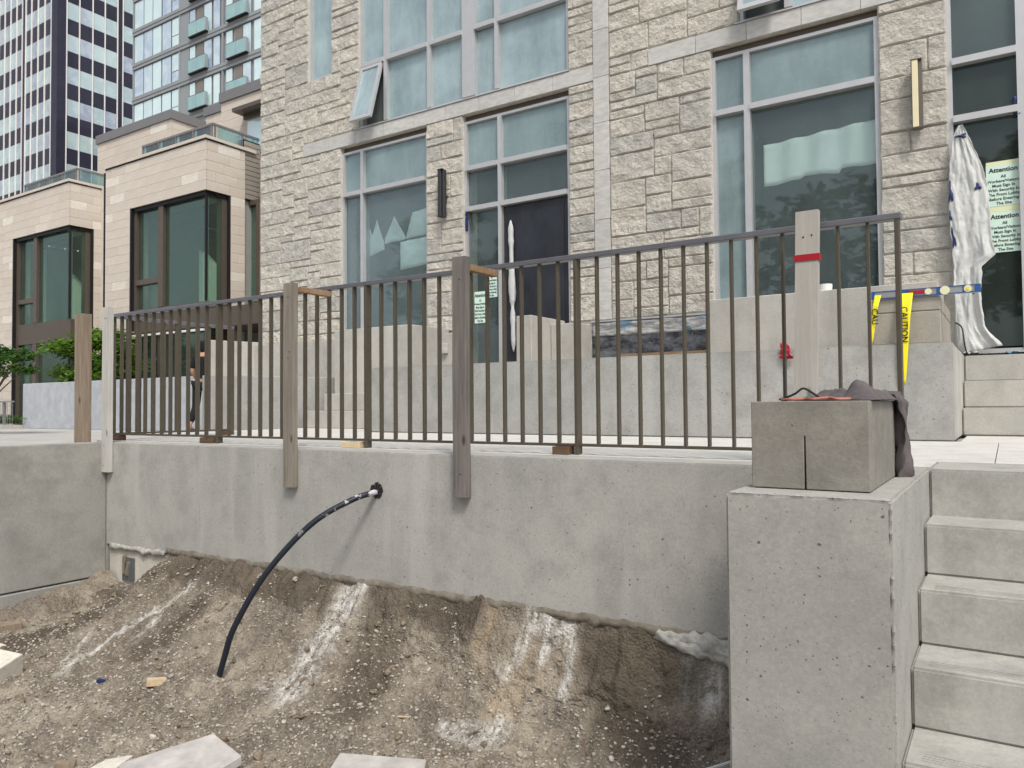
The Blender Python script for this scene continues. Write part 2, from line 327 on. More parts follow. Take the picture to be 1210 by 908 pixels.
# ================================================================ ground, soil, terrace
def fbm(x, y, z, o=4, lac=2.1, g=.5):
    a = 1; s = 0
    for _ in range(o): s += a*noise.noise(Vector((x, y, z))); x *= lac; y *= lac; z *= lac; a *= g
    return s
def sm(a, b, x):
    t = max(0, min(1, (x-a)/(b-a))); return t*t*(3-2*t)
def tab(T, x):
    if x <= T[0][0]: return T[0][1]
    for (a, b), (c, d) in zip(T, T[1:]):
        if x <= c: return b+(d-b)*(x-a)/(c-a)
    return T[-1][1]
def soil_z(X, Y):
    d = max(0, 3.36-Y); L = tab([(-5, .62), (-3.35, .34), (-1.85, .14), (-1, .12)], X)
    a = -.77-(.52*(1-math.exp(-d/L))+.09*d); b = -1.08-.17*d; k = sm(-5.4, -5.12, X+.25*d)
    return b+(a-b)*k
STREAKS = [([(-4.64,3.33),(-4.67,3.19),(-4.78,3.04),(-4.84,2.84),(-4.84,2.62),(-4.78,2.39)], .028, 0),
           ([(-5.01,2.71),(-4.95,2.60),(-4.85,2.45)], .022, 0), ([(-4.74,3.12),(-4.70,2.95),(-4.66,2.75)], .014, 0),
           ([(-3.27,3.34),(-3.32,3.23),(-3.33,3.11),(-3.31,2.97),(-3.27,2.84)], .10, 0), ([(-3.42,2.84),(-3.50,2.80)], .02, 0),
           ([(-2.02,3.345),(-1.86,3.347),(-1.82,3.34),(-1.80,3.30),(-1.80,3.25)], .026, 0), ([(-2.06,3.32),(-2.08,3.28),(-2.13,3.22)], .035, 0), ([(-1.93,3.34),(-1.95,3.30)], .03, 0),
           ([(-2.30,2.96),(-2.16,2.97),(-2.04,3.03)], .055, 0), ([(-1.22,3.33),(-1.10,3.31)], .05, 0),
           ([(-2.28,3.31),(-2.30,3.24)], .06, 2), ([(-2.02,3.24),(-2.1,3.14)], .09, 2),
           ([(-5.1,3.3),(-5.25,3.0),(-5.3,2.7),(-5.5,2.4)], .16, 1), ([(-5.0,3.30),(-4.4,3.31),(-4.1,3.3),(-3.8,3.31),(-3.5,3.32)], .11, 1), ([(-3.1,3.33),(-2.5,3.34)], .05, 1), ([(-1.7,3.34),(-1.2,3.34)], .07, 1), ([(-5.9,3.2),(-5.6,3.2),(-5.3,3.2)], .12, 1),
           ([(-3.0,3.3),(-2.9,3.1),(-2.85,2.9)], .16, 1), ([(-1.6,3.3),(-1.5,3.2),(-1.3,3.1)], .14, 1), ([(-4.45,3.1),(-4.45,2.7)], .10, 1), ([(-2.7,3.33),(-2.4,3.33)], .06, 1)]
def seg_d(px, py, a, b):
    dx, dy = b[0]-a[0], b[1]-a[1]; t = max(0, min(1, ((px-a[0])*dx+(py-a[1])*dy)/(dx*dx+dy*dy+1e-9)))
    return math.hypot(px-a[0]-t*dx, py-a[1]-t*dy)
def soil_full(X, Y):
    z = soil_z(X, Y); d = 3.36-Y; k = min(1, .35+d*2.2)
    z += k*(.05*fbm(X*2.2, Y*2.2, 1, 3) + .036*fbm(X*7, Y*7, 3, 3) + .013*fbm(X*28, Y*28, 5, 2)) - .02*k*abs(fbm(X*5, Y*2.5, 8, 3))
    z -= .02*sm(.0, .5, d)*(.5+.5*math.sin(X*6.5+math.sin(Y*2)*1.2))
    q = Vector((X*13, Y*13, z*6)); dv = noise.voronoi(q)[0]; z += k*.028*(.45-min(.9, dv[0]*1.2)); q *= 2.3; dv = noise.voronoi(q)[0]; z += k*.014*(.45-min(.9, dv[0]*1.2))
    return z
def soil_point(X, Y):
    z = soil_full(X, Y); st = min(1, abs(soil_z(X, Y+.02)-soil_z(X, Y-.02))/.04/1.6)
    q = Vector((X*14, z*14, Y*5)); dv = noise.voronoi(q)[0]; q2 = q*2.4; dv2 = noise.voronoi(q2)[0]
    y = Y-st*(.030*fbm(X*5, z*4, 3, 3)+.016*(.5-dv[0])+.009*(.5-dv2[0])+.012*fbm(X*30, z*30, 1, 2))*min(1, (3.40-Y)*14)
    return X, min(y, 3.365), z
xs = np.linspace(-5.99, -.73, 460); ds = np.concatenate([np.linspace(0, .45, 90), np.linspace(.46, 1.9, 110), np.linspace(1.95, 3.4, 12)])
ds = -.02+ds; V = []; C = []
for d in ds:
    Y = 3.36-d
    for X in xs:
        jx = .008*noise.noise(Vector((X*25, Y*25, 9))); _, y2, z = soil_point(X, Y); y_ = y2
        if d < .16 and X > -5.05 and True:                       # small overhanging crust under the wall
            u = d/.16; y2 = y_ - .045*math.sin(u*3.1)*(0.6+1.1*fbm(X*5, 2, 7, 3)); z += .03*(1-u)*(.3+1.6*fbm(X*4, 5, 1, 4))-.055*math.sin(u*3.1)*(.3+.9*fbm(X*7, 5, 1, 3))
        V.append((X+jx, min(y2, 3.37), z)); c = [0, 0, 0]
        for P, w, ch in STREAKS:
            m = min(seg_d(X, Y, a, b) for a, b in zip(P, P[1:])); e = w*(1+.5*noise.noise(Vector((X*8, Y*8, ch))))
            c[ch] = max(c[ch], 1-sm(e*.35, e*1.5, m))
        C.append((*c, 1))
nx = len(xs); F = [(j*nx+i, (j+1)*nx+i, (j+1)*nx+i+1, j*nx+i+1) for j in range(len(ds)-1) for i in range(nx-1)]
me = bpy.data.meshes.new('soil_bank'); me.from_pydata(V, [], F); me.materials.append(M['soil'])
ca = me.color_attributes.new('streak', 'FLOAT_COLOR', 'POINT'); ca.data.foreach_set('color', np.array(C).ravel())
me.polygons.foreach_set('use_smooth', [True]*len(F)); soil = bpy.data.objects.new('soil_bank', me); col.objects.link(soil); props(soil, kind='structure')
props(MB().add([(-900,-900,-1.75),(900,-900,-1.75),(900,900,-1.75),(-900,900,-1.75)], [(0,1,2,3)]).build('ground', M['soil']), kind='structure')
# loose stones on the soil
ico = [(-.53,0,.85),(.53,0,.85),(-.53,0,-.85),(.53,0,-.85),(0,.85,.53),(0,.85,-.53),(0,-.85,.53),(0,-.85,-.53),(.85,.53,0),(-.85,.53,0),(.85,-.53,0),(-.85,-.53,0)]
icf = [(0,4,1),(0,9,4),(9,5,4),(4,5,8),(4,8,1),(8,10,1),(8,3,10),(5,3,8),(5,2,3),(2,7,3),(7,10,3),(7,6,10),(7,11,6),(11,0,6),(0,1,6),(6,1,10),(9,0,11),(9,11,2),(9,2,5),(7,2,11)]
icf = [f[::-1] for f in icf]
def pebbles(name, n, smin, smax, pw, seed):
    r = np.random.default_rng(seed); vs = []; fs = []; k = 0; I = np.array(ico)
    while k < n:
        X = r.uniform(-5.95, -.78); d = r.uniform(0, 1)*2.2; Y = 3.33-d
        sl = abs(soil_z(X, Y+.02)-soil_z(X, Y-.02))/.04; w_ = min(4, math.sqrt(1+sl*sl))/4
        if r.uniform() > w_: continue
        den = .62+.7*noise.noise(Vector((X*1.6, Y*1.6, 4)))+.3*sm(.2, .9, d)
        if r.uniform() > den: continue
        s = smin+(smax-smin)*r.uniform()**pw; q = I*np.array([1, r.uniform(.6, 1), r.uniform(.35, .75)])*s*(1+r.uniform(-.25, .25, (12, 1)))
        a, b = r.uniform(0, 6.28), r.uniform(-.5, .5); ca_, sa = math.cos(a), math.sin(a)
        R = np.array([[ca_, -sa, 0], [sa, ca_, 0], [0, 0, 1]]) @ np.array([[math.cos(b), 0, math.sin(b)], [0, 1, 0], [-math.sin(b), 0, math.cos(b)]])
        X, Y, z_ = soil_point(X, Y); q = q @ R.T + np.array([X, Y-(s*.3 if sl > 1 else 0), z_+s*.12]); o = len(vs); vs += q.tolist(); fs += [(i+o, j+o, l+o) for i, j, l in icf]; k += 1
    me = bpy.data.meshes.new(name); me.from_pydata(vs, [], fs); me.materials.append(M['grain']); o = bpy.data.objects.new(name, me); col.objects.link(o)
    return props(o, 'loose grey and brown gravel strewn over the excavated soil', 'gravel', kind='stuff')
pebbles('gravel', 46000, .002, .0115, 2.6, 3)
pebbles('gravel', 380, .010, .022, 2.0, 4)['label'] = 'larger pale stones scattered over the excavated soil bank'

def clods(n):
    o = pebbles('soil_clods', n, .010, .032, 2.2, 9); o['label'] = 'dark crumbly soil clods lying on the excavated bank'; o['category'] = 'soil'; o.data.materials[0] = M['soil_clod']
M['soil_clod'] = m_simple('soil_clod', (.20, .16, .115), .95, var=.45, scale=40, bump=.8)
clods(650)
# retaining wall with rough lip, hole for the pipe
rw = empty('retaining_wall', (-3.3, 3.35, -.8), 'long pitted grey concrete retaining wall below the metal railing', 'concrete wall')
box('wall_panel', M['conc'], (-6.0, -.722, 3.35, 3.56, -.80, 0), rw, .006, 2)
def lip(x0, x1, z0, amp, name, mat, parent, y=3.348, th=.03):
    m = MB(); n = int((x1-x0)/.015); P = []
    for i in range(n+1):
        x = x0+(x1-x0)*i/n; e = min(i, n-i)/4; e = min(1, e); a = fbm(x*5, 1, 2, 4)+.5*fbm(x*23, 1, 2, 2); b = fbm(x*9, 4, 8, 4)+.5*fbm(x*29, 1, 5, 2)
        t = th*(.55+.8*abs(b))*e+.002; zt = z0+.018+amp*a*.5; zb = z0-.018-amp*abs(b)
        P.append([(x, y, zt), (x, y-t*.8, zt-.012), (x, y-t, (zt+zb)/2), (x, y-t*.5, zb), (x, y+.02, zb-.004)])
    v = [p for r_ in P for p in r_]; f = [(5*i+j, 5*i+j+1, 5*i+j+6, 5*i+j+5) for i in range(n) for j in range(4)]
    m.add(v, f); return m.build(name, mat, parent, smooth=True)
lip(-5.95, -5.22, -.80, .04, 'rough_concrete_ridge', M['mortar_white'], rw, th=.012)
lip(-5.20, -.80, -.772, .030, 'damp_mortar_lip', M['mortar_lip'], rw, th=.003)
box('footing', M['conc_footing'], (-5.98, -5.0, 3.366, 3.60, -1.5, -.802), rw, .006)
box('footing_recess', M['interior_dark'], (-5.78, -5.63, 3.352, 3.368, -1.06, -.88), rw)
MB().obox((-5.69, 3.346, -.96), (.012, 0, .05), (0, .01, 0), (.012, 0, -.003)).build('timber_offcut', M['wood_mid'], rw)
MB().obox((-5.74, 3.346, -.93), (.006, 0, .07), (0, .008, 0), (.01, 0, -.003)).build('timber_offcut', M['wood_brown'], rw)
m = MB()
for k in range(10):
    w = 2*math.pi*k/10; m.add([(-3.12+.052*math.cos(w), 3.346, -.225+.045*math.sin(w)*(1.2 if k % 3 else .8)), (-3.12+.052*math.cos(w+.63), 3.346, -.225+.045*math.sin(w+.63)), (-3.12, 3.347, -.225)], [(0, 1, 2)])
m.build('drilled_hole', M['ink'], rw)

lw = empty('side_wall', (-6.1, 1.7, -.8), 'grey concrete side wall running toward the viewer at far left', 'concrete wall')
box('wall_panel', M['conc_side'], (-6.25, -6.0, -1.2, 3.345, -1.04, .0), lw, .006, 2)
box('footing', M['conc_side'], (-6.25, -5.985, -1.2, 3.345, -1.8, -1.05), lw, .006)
mm = MB(); n = 120; v = []
for i in range(n+1):
    y = 3.34-i*.02; h = .06+.05*fbm(y*3, 2, 1, 3)+.05*(1-i/n); wd = .18+.06*fbm(y*2, 5, 2, 3); zb = soil_full(-5.95, y)-.02
    v += [(-5.984, y, zb+h), (-5.984+wd*.35, y, zb+h*.85), (-5.984+wd*.8, y, soil_full(-5.984+wd*.8, y)+.03*(1+fbm(y*8, 1, 1, 3))), (-5.984+wd*1.2, y, soil_full(-5.984+wd*1.2, y)-.02)]
mm.add(v, [(4*i+j, 4*i+j+1, 4*i+j+5, 4*i+j+4) for i in range(n) for j in range(3)])
props(mm.build('earth_ridge', M['soil'], smooth=True), kind='structure')

# terrace
ter = props(box('terrace', M['conc_up'], (-6.55, 3.2, 3.565, 7.0, -.60, -.022)), kind='structure')
for (x0, x1, y0, y1) in [(-6.55+i*1.3, -6.55+(i+1)*1.3, y, y+h) for i in range(5) for y, h in ((3.565, .62), (4.185, .82), (5.005, .93))]+[(-.05+i*1.1, 1.05+i*1.1, 3.9, 4.9) for i in range(3)]+[(-.05+i*1.1, 1.05+i*1.1, 4.9, 5.935) for i in range(3)]+[(-.27, -.05, 3.9, 4.185)]:
    if x0 > -.3: pass
    elif x1 > -.06: x1 = -.05 if y0 > 4 else -.268
    MB().box(x0+.002, x1-.002, y0+.002, y1-.002, -.02, 0).build('paving_slab', M['conc_top'], ter)
for i in range(3): MB().box(-.27+i*1.15+.002, .88+i*1.15-.002, 5.938, 6.98, -.02, 0).build('paving_slab', M['conc_top'], ter)
MB().box(-7.6, -5.67, 5.938, 6.8, -.25, 0).build('paving_slab', M['conc_top'], ter)
MB().box(-7.6, -6.56, 4.9, 5.935, -.25, 0).build('paving_slab', M['conc_top'], ter)

# pillar / stair cheek
pl = empty('stair_pillar', (-.49, 2.8, -1.6), 'square pitted concrete pillar beside the steps carrying the dark block', 'concrete pillar')
box('pillar_shaft', M['conc_pillar'], (-.72, -.268, 2.29, 3.565, -1.75, 0), pl, .008, 2)

rc = random.Random(5); m = MB()
for k in range(26):
    z = -rc.uniform(.02, 1.2); r = rc.uniform(.003, .009); m.tube([(-.2675-r*.2, 2.2895+r*.2, z-r*2), (-.2675-r*.1, 2.2895+r*.1, z), (-.2675-r*.2, 2.2895+r*.2, z+r*rc.uniform(1, 3))], [r*.2, r*.55, r*.2], 5)
for k in range(22):
    x = rc.uniform(-.71, -.28); r = rc.uniform(.003, .008); m.tube([(x-r*2, 2.2905, -.001), (x, 2.2895, .0), (x+r*rc.uniform(1, 3), 2.2905, -.001)], [r*.2, r*.5, r*.2], 5)
props(m.build('mortar_crumbs', M['conc_pillar'], pl), kind='stuff')
# front stairs, one child per step
stairs = empty('concrete_stairs', (.9, 2.2, -1.6), 'front flight of pale concrete steps descending right of the pillar', 'stairs')
N_ = [(3.46, 0), (3.19, -.182), (2.92, -.364), (2.65, -.546), (2.38, -.728), (2.11, -.91), (1.84, -1.09)]
for i, (y, z) in enumerate(N_):
    y1 = 3.9 if i == 0 else N_[i-1][0]+.012
    box('step', M['conc_stair'], (-.266, 2.6, y, y1, z-.182 if i else -.3, z), stairs, .008, 2)
    for k in range(4):
        if i >= 2: MB().box(-.22, 2.5, y+.035+k*.016, y+.039+k*.016, z, z+.002).build('tread_rib', M['conc_stair'], stairs)

# upper planter wall + its returns
pw = empty('planter_wall', (-3, 6, 0), 'long raised concrete planter wall behind the railing', 'concrete wall')
box('wall_panel', M['conc_up'], (-5.65, -.30, 5.94, 6.14, 0.001, .675), pw, .008, 2)
box('side_return', M['conc_pale'], (-.50, -.302, 6.143, 7.7, 0.001, .673), pw, .008)
box('side_return', M['conc_up'], (-5.648, -5.45, 6.143, 7.9, 0.001, .673), pw, .008)
props(MB().box(-5.44, -.51, 6.143, 7.98, .1, .55).build('planter_soil', M['soil']), kind='structure')
tw = empty('planter_wall', (-7.8, 6.8, 0), 'low concrete planter wall at the left end of the terrace recess', 'concrete wall')
MB().prism([(-8.12, 5.78, -.2), (-7.62, 7.6, -.2), (-7.84, 7.68, -.2), (-8.34, 5.84, -.2)], (0, 0, .87)).build('wall_panel', M['conc_up'], tw, .008)
tw = empty('planter_wall', (-9.9, 7.4, 0), 'taller pale concrete wall abutting the left corner of the stone building', 'concrete wall')
MB().prism([(-10.02, 7.15, -.2), (-9.78, 7.99, -.2), (-9.92, 8.0, -.2), (-10.16, 7.2, -.2)], (0, 0, 1.49)).build('wall_panel', M['conc_pale'], tw, .008)
# recess steps at left
ls = empty('recess_steps', (-6.6, 7.2, 0), 'low concrete steps in the recess left of the long planter wall', 'stairs')
for i, (y, z) in enumerate([(6.8, .22), (7.1, .44), (7.4, .66)]): box('step', M['conc_pale'], (-7.55, -5.655, y, 8.0, z-.22+.001, z), ls, .006)
us = empty('door_steps', (.8, 7.4, 0), 'short flight of sunlit pale steps rising to the right door', 'stairs')
for i, (y, z) in enumerate([(7.0, .22), (7.28, .44), (7.56, .66)]): box('step', M['conc_pale'], (-.298, 2.6, y, 8.1, z-.22+.001, z), us, .01, 2)
# concrete upstands against the facade
def upstand(label, parts, name='concrete_upstand'):
    e = empty(name, (parts[0][0], parts[0][2], 0), label, 'concrete block')
    for p in parts: box('concrete_panel', M['conc_pale'] if len(p) == 6 else p[6], p[:6], e, .006)
    return e
upstand('broad pale concrete upstand below the large right window', [(-2.40, -.46, 7.2, 7.95, .5, 1.27)])
upstand('brown-grey concrete block carrying the blue spirit level', [(-.80, -.37, 6.0, 7.1, .676, .90, M['block2']), (-.80, -.37, 6.0, 7.1, .903, 1.0, M['block2'])], 'concrete_block')
upstand('narrow concrete cheek wall beside the dark navy door', [(-4.60, -4.40, 7.2, 7.97, .5, 1.27), (-4.395, -4.06, 7.62, 7.97, .5, 1.20)])
upstand('tall pale concrete panels under the lower left window', [(-7.46, -7.12, 7.2, 7.97, .23, 1.28), (-7.11, -6.14, 7.2, 7.97, .23, 1.28)])
upstand('pale concrete base wall between left window and left door', [(-6.10, -5.89, 7.75, 7.97, .5, 1.2)])
upstand('pale concrete base under the stones at the building corner', [(-9.93, -7.50, 7.8, 7.97, -.2, 1.24)])

# ================================================================ railing
rail = empty('guard_railing', (-3.4, 3.63, 0), 'bronze metal guard railing with vertical bars along the terrace edge', 'railing')
box('top_rail', M['toprail'], (-6.48, -.36, 3.605, 3.66, 1.048, 1.075), rail, .003)
box('bottom_rail', M['rail'], (-6.44, -.40, 3.618, 3.648, .045, .06), rail, .002)
pm = box('post', M['rail'], (-.388, -.369, 3.606, 3.660, .004, 1.047), rail, .002)
for x in (-1.93, -3.46, -4.98, -6.45): link_copy(pm, rail, pm.location+Vector((x+.378, 0, 0)))
pc = box('picket', M['rail'], (-.501, -.489, 3.618, 3.649, .061, 1.047), rail, .0015)
for a, b in ((-.378, -1.93), (-1.93, -3.46), (-3.46, -4.98), (-4.98, -6.45)):
    for k in range(1, 13):
        if a == -.378 and k == 1: continue
        x = a+(b-a)*k/13 if a > -4.9 else -5.135-.1155*(k-1)
        link_copy(pc, rail, pc.location+Vector((x+.495, 0, 0)))
box('top_rail', M['toprail'], (-6.478, -6.425, 3.662, 4.86, 1.048, 1.075), rail, .003)
box('bottom_rail', M['rail'], (-6.465, -6.438, 3.662, 4.82, .045, .06), rail, .002)
box('post', M['rail'], (-6.478, -6.425, 4.822, 4.86, .004, 1.047), rail, .002)
pc = box('picket', M['rail'], (-6.467, -6.436, 3.77, 3.782, .061, 1.047), rail, .0015)
for k in range(1, 9): link_copy(pc, rail, pc.location+Vector((0, .117*k, 0)))
for i, (x0, x1, h, lab) in enumerate([(-6.43, -6.27, .044, 'small dark wood block under the railing beside the white board'), (-5.16, -5.005, .044, 'wide dark wood block under the railing beside a post, left part'),
        (-3.66, -3.50, .04, 'pale wood block under the railing near the middle post'), (-2.07, -1.97, .044, 'brown wood cube under the railing just left of the centre post')]):
    o = box('wood_shim', [M['wood_shim'], M['wood_shim'], M['wood_pale'], M['wood_shim']][i], (x0, x1, 3.59, 3.665, .001, h), None, .003); props(o, lab, 'wood block', 'wood blocks shimming the railing')
props(box('wood_shim', M['wood_shim'], (-6.50, -6.40, 4.74, 4.81, .001, .044), None, .003), 'wood block under the far end of the return railing', 'wood block', 'wood blocks shimming the railing')

# timber boards
def board(mat, x0, x1, y0, y1, z0, z1, label, lean=(0, 0), nails=()):
    e = empty('timber_board', ((x0+x1)/2, (y0+y1)/2, z0), label, 'board', 'timber boards')
    cx, cy = (x0+x1)/2, (y0+y1)/2; hx, hy = (x1-x0)/2, (y1-y0)/2; m = MB(); n = 10
    for i in range(n+1):
        u = i/n; z = z0+(z1-z0)*u; ox = lean[0]*u+.002*math.sin(u*5+x0*9); oy = lean[1]*u
        m.v += [(cx-hx+ox, cy-hy+oy, z), (cx+hx+ox, cy-hy+oy, z), (cx+hx+ox, cy+hy+oy, z), (cx-hx+ox, cy+hy+oy, z)]
    for i in range(n):
        for k in range(4): m.f.append((4*i+k, 4*i+(k+1) % 4, 4*i+4+(k+1) % 4, 4*i+4+k))
    m.f += [(3, 2, 1, 0), (4*n, 4*n+1, 4*n+2, 4*n+3)]; m.build('plank', mat, e)
    for nxp, nz in nails:
        MB().tube([(nxp, y0-.002+lean[1]*(nz-z0)/(z1-z0), nz), (nxp, y0+.004+lean[1]*(nz-z0)/(z1-z0), nz)], .004, 6).build('nail', M['ink'], e)
    return e
board(M['wood_white'], -6.0, -5.91, 3.305, 3.345, -.23, 1.07, 'whitewashed board standing against the wall at the left end of the railing', nails=[(-5.965, .98), (-5.94, .98), (-5.965, -.02), (-5.965, -.18)])
b2 = board(M['wood_mid'], -3.885, -3.792, 3.307, 3.345, -.24, 1.06, 'brown-grey board clamped upright to the wall, second from the right', nails=[(-3.84, .97), (-3.83, .62), (-3.84, .58)])
b3 = board(M['wood_grey'], -2.52, -2.435, 3.30, 3.345, -.225, 1.075, 'dark grey weathered board clamped upright to the wall near the middle', nails=[(-2.47, .95), (-2.47, -.1)])
board(M['wood_brown'], -6.345, -6.255, 3.27, 3.36, -.3, 1.04, 'rough brown timber behind the side wall, leftmost of the upright boards')
board(M['post_grey'], -.80, -.705, 3.50, 3.54, .0, 1.11, 'pale grey leaning board ringed with red tape behind the dark block', lean=(.035, 0), nails=[(-.735, .995), (-.70, 1.0)])
MB().box(-.775, -.67, 3.496, 3.546, .890, .918).build('red_tape', M['red'], None); props(bpy.data.objects['red_tape'], 'band of red tape wrapped round the leaning grey board', 'tape')
for x, lab in ((-3.80, 'small cut timber cleat joining the brown-grey board to the railing'), (-2.46, 'small cut timber cleat joining the dark grey board to the railing')):
    props(MB().box(x, x+.04, 3.347, 3.60, 1.0, 1.035).build('timber_cleat', M['wood_new'], bevel=.002), lab, 'wood cleat', 'timber cleats')

# dark block on the pillar
bk = empty('parged_block', (-.51, 2.8, 0), 'dark brown-grey block with a slit standing on the concrete pillar', 'concrete block')
def rough_box(name, mat, b, parent, amp=.004, n=.045):
    x0, x1, y0, y1, z0, z1 = b; bm = bmesh.new(); L = worldloc(parent)
    bmesh.ops.create_cube(bm, size=1, matrix=Matrix.Translation(((x0+x1)/2, (y0+y1)/2, (z0+z1)/2)) @ Matrix.Diagonal((x1-x0, y1-y0, z1-z0, 1)))
    bmesh.ops.bevel(bm, geom=bm.edges[:], offset=.002, segments=1, affect='EDGES'); bmesh.ops.subdivide_edges(bm, edges=[e for e in bm.edges if e.calc_length() > n], cuts=int(max(x1-x0, y1-y0)/n/2), use_grid_fill=True)
    for v_ in bm.verts:
        p = v_.co; v_.co += Vector((fbm(p.x*14, p.y*14, p.z*14, 3), fbm(p.x*14+9, p.y*14, p.z*14, 3), .5*fbm(p.x*14, p.y*14+7, p.z*14, 3)))*amp
    bmesh.ops.translate(bm, verts=bm.verts, vec=-L); me = bpy.data.meshes.new(name); bm.to_mesh(me); bm.free(); me.materials.append(mat)
    o = bpy.data.objects.new(name, me); col.objects.link(o); o.parent = parent; return o
MB().prism([(-.683, 2.45, .003), (-.5255, 2.45, .003), (-.5245, 2.45, .165), (-.5205, 2.45, .165), (-.5195, 2.45, .003), (-.341, 2.45, .003), (-.341, 2.45, .272), (-.683, 2.45, .272)], (0, .72, 0)).build('body', M['block'], bk, bevel=.0025)

# cloth, strap, cord on the block
def sheet_grid(fn, nu, nv, name, mat, thick=.003, parent=None):
    V_ = [fn(i/nu, j/nv) for j in range(nv+1) for i in range(nu+1)]; F_ = [(j*(nu+1)+i, j*(nu+1)+i+1, (j+1)*(nu+1)+i+1, (j+1)*(nu+1)+i) for j in range(nv) for i in range(nu)]
    o = MB().add(V_, F_).build(name, mat, parent, smooth=True); md = o.modifiers.new('thickness', 'SOLIDIFY'); md.thickness = thick; return o
def cloth_top(u, v):
    x = -.585+.262*u; y = 2.53+.60*v+.05*math.sin(u*6)+(1-u)*.07; e = min(u, 1-u, v, 1-v)*5; e = min(1, e)
    z = .276+e*(.014+.026*abs(fbm(x*7, y*4, 2, 3))+.016*abs(math.sin(u*9+v*4+3*fbm(x*4, y*4, 1)))*(.3+u)+.018*abs(fbm(x*16, y*9, 5, 3)))
    return (x, y, z)
cl = empty('cloth', (-.4, 2.9, .27), 'crumpled mauve-grey cloth draped over the dark block', 'cloth')
sheet_grid(cloth_top, 40, 40, 'crumpled_part', M['cloth'], .003, cl)
def cloth_hang(u, v):
    y = 2.98+.20*u+.02*math.sin(v*4); top = .292; L = .31*(.62+.42*math.sin(2.6*u+.35))
    s = v*1.0
    if s < .18: x = -.40+.07*s/.18; z = top+.012*math.sin(u*14)
    else:
        q = (s-.18)/.82; x = -.328+.018*math.sin(u*16+q*3)+.012*q+.02*fbm(u*3, q*2, 1, 3); z = top-.02-L*q; y = y+(3.08-y)*.35*q+.01
    return (x, y, z)
sheet_grid(cloth_hang, 30, 30, 'hanging_part', M['cloth'], .004, cl)
def ridge(pts, r, mat, name, label, cat, n=7):
    P = []; pts = [Vector(p) for p in pts]
    for i in range(len(pts)-1):
        a = pts[max(i-1, 0)]; b = pts[i]; c = pts[i+1]; d = pts[min(i+2, len(pts)-1)]
        for k in range(6):
            t = k/6; P.append(.5*((2*b)+(c-a)*t+(2*a-5*b+4*c-d)*t*t+(3*b-a-3*c+d)*t**3))
    P.append(pts[-1]); o = MB().tube(P, r, n).build(name, mat, smooth=True); return props(o, label, cat) if label else o
ridge([(-.60, 2.50, .277), (-.56, 2.47, .278), (-.53, 2.52, .279), (-.50, 2.465, .278), (-.46, 2.50, .282), (-.43, 2.47, .278), (-.40, 2.51, .278)], (.0045), M['strap'], 'orange_strap', 'faded orange strap lying along the front edge of the dark block', 'strap')
ridge([(-.63, 2.60, .279), (-.60, 2.52, .281), (-.56, 2.50, .295), (-.535, 2.50, .312), (-.51, 2.50, .300), (-.49, 2.51, .282), (-.52, 2.56, .281)], .0035, M['ink'], 'black_cord', 'thin black looped cord on top of the dark block', 'cord')

# pipe
o = ridge([(-3.12, 3.45, -.232), (-3.12, 3.33, -.235), (-3.19, 3.20, -.275), (-3.33, 3.03, -.40), (-3.50, 2.86, -.66), (-3.64, 2.76, -.95), (-3.70, 2.74, -1.12), (-3.735, 2.73, -1.235)], .017, M['pipe'], 'plastic_pipe', 'black plastic pipe smeared white, curving from the wall to the soil', 'pipe', 12)

# bits lying on the soil
def on_soil(x, y, h=0): return (x, y, soil_full(x, y)+h)
def lump(name, mat, c, h, rz, tilt, label, cat, group=None, bevel=.003, tx=0):
    R = Matrix.Rotation(rz, 3, 'Z') @ Matrix.Rotation(tilt, 3, 'Y') @ Matrix.Rotation(tx, 3, 'X')
    o = MB().obox(c, R @ Vector((h[0], 0, 0)), R @ Vector((0, h[1], 0)), R @ Vector((0, 0, h[2]))).build(name, mat, bevel=bevel, seg=2); return props(o, label, cat, group)
lump('wood_block', M['wood_pale'], on_soil(-4.05, 2.55, .022), (.05, .022, .02), 1.1, .15, 'small pale wood block lying on the soil left of the pipe', 'wood block')
lump('brick', M['wood_brown'], on_soil(-5.72, 2.50, .045), (.055, .10, .036), -.35, .05, 'brown brick-shaped block lying against the side wall', 'brick')
lump('wood_block', M['wood_brown'], on_soil(-3.80, 1.93, .022), (.045, .022, .02), .9, .1, 'brown wood offcut at the bottom edge left of the flagstones', 'wood block')
lump('limestone_block', M['cream'], (-5.07, 2.06, -1.30), (.15, .19, .09), .42, .15, 'cream limestone block with a drill hole at the lower left edge', 'stone block', tx=.2)
lump('limestone_block', M['cream'], on_soil(-5.55, 2.36, .01), (.04, .06, .03), .3, .2, 'small cream stone piece beside the brown brick-shaped block', 'stone block')
def flag(pts, th, mat, label, name='flagstone', tilt=0):
    P = [Vector((x, y, soil_full(x, y)*.25+z0*.75)) for x, y, z0 in pts]; o = MB().prism(P, (0, 0, -th)).build(name, mat, bevel=.004, seg=1); return props(o, label, 'stone slab', 'stone slabs on the soil')
flag([(-3.48, 2.02, -1.36), (-3.27, 2.36, -1.30), (-2.98, 2.30, -1.31), (-3.00, 1.9, -1.38), (-3.3, 1.8, -1.4)], .045, M['slab'], 'largest grey-pink flagstone at the bottom left edge')
flag([(-3.62, 2.03, -1.372), (-3.52, 2.10, -1.362), (-3.47, 1.98, -1.372), (-3.3, 1.7, -1.39), (-3.6, 1.7, -1.4)], .03, M['cream'], 'narrow pale stone slab left of the largest flagstone')
flag([(-2.62, 2.56, -1.315), (-2.23, 2.71, -1.315), (-2.16, 2.60, -1.33), (-2.5, 2.3, -1.34)], .04, M['slab'], 'pale stone slab cut off by the bottom edge near the middle')
lump('white_board', M['white'], (-1.02, 3.02, -1.36), (.006, .12, .22), -.5, .25, 'white board standing in the soil against the pillar', 'board')
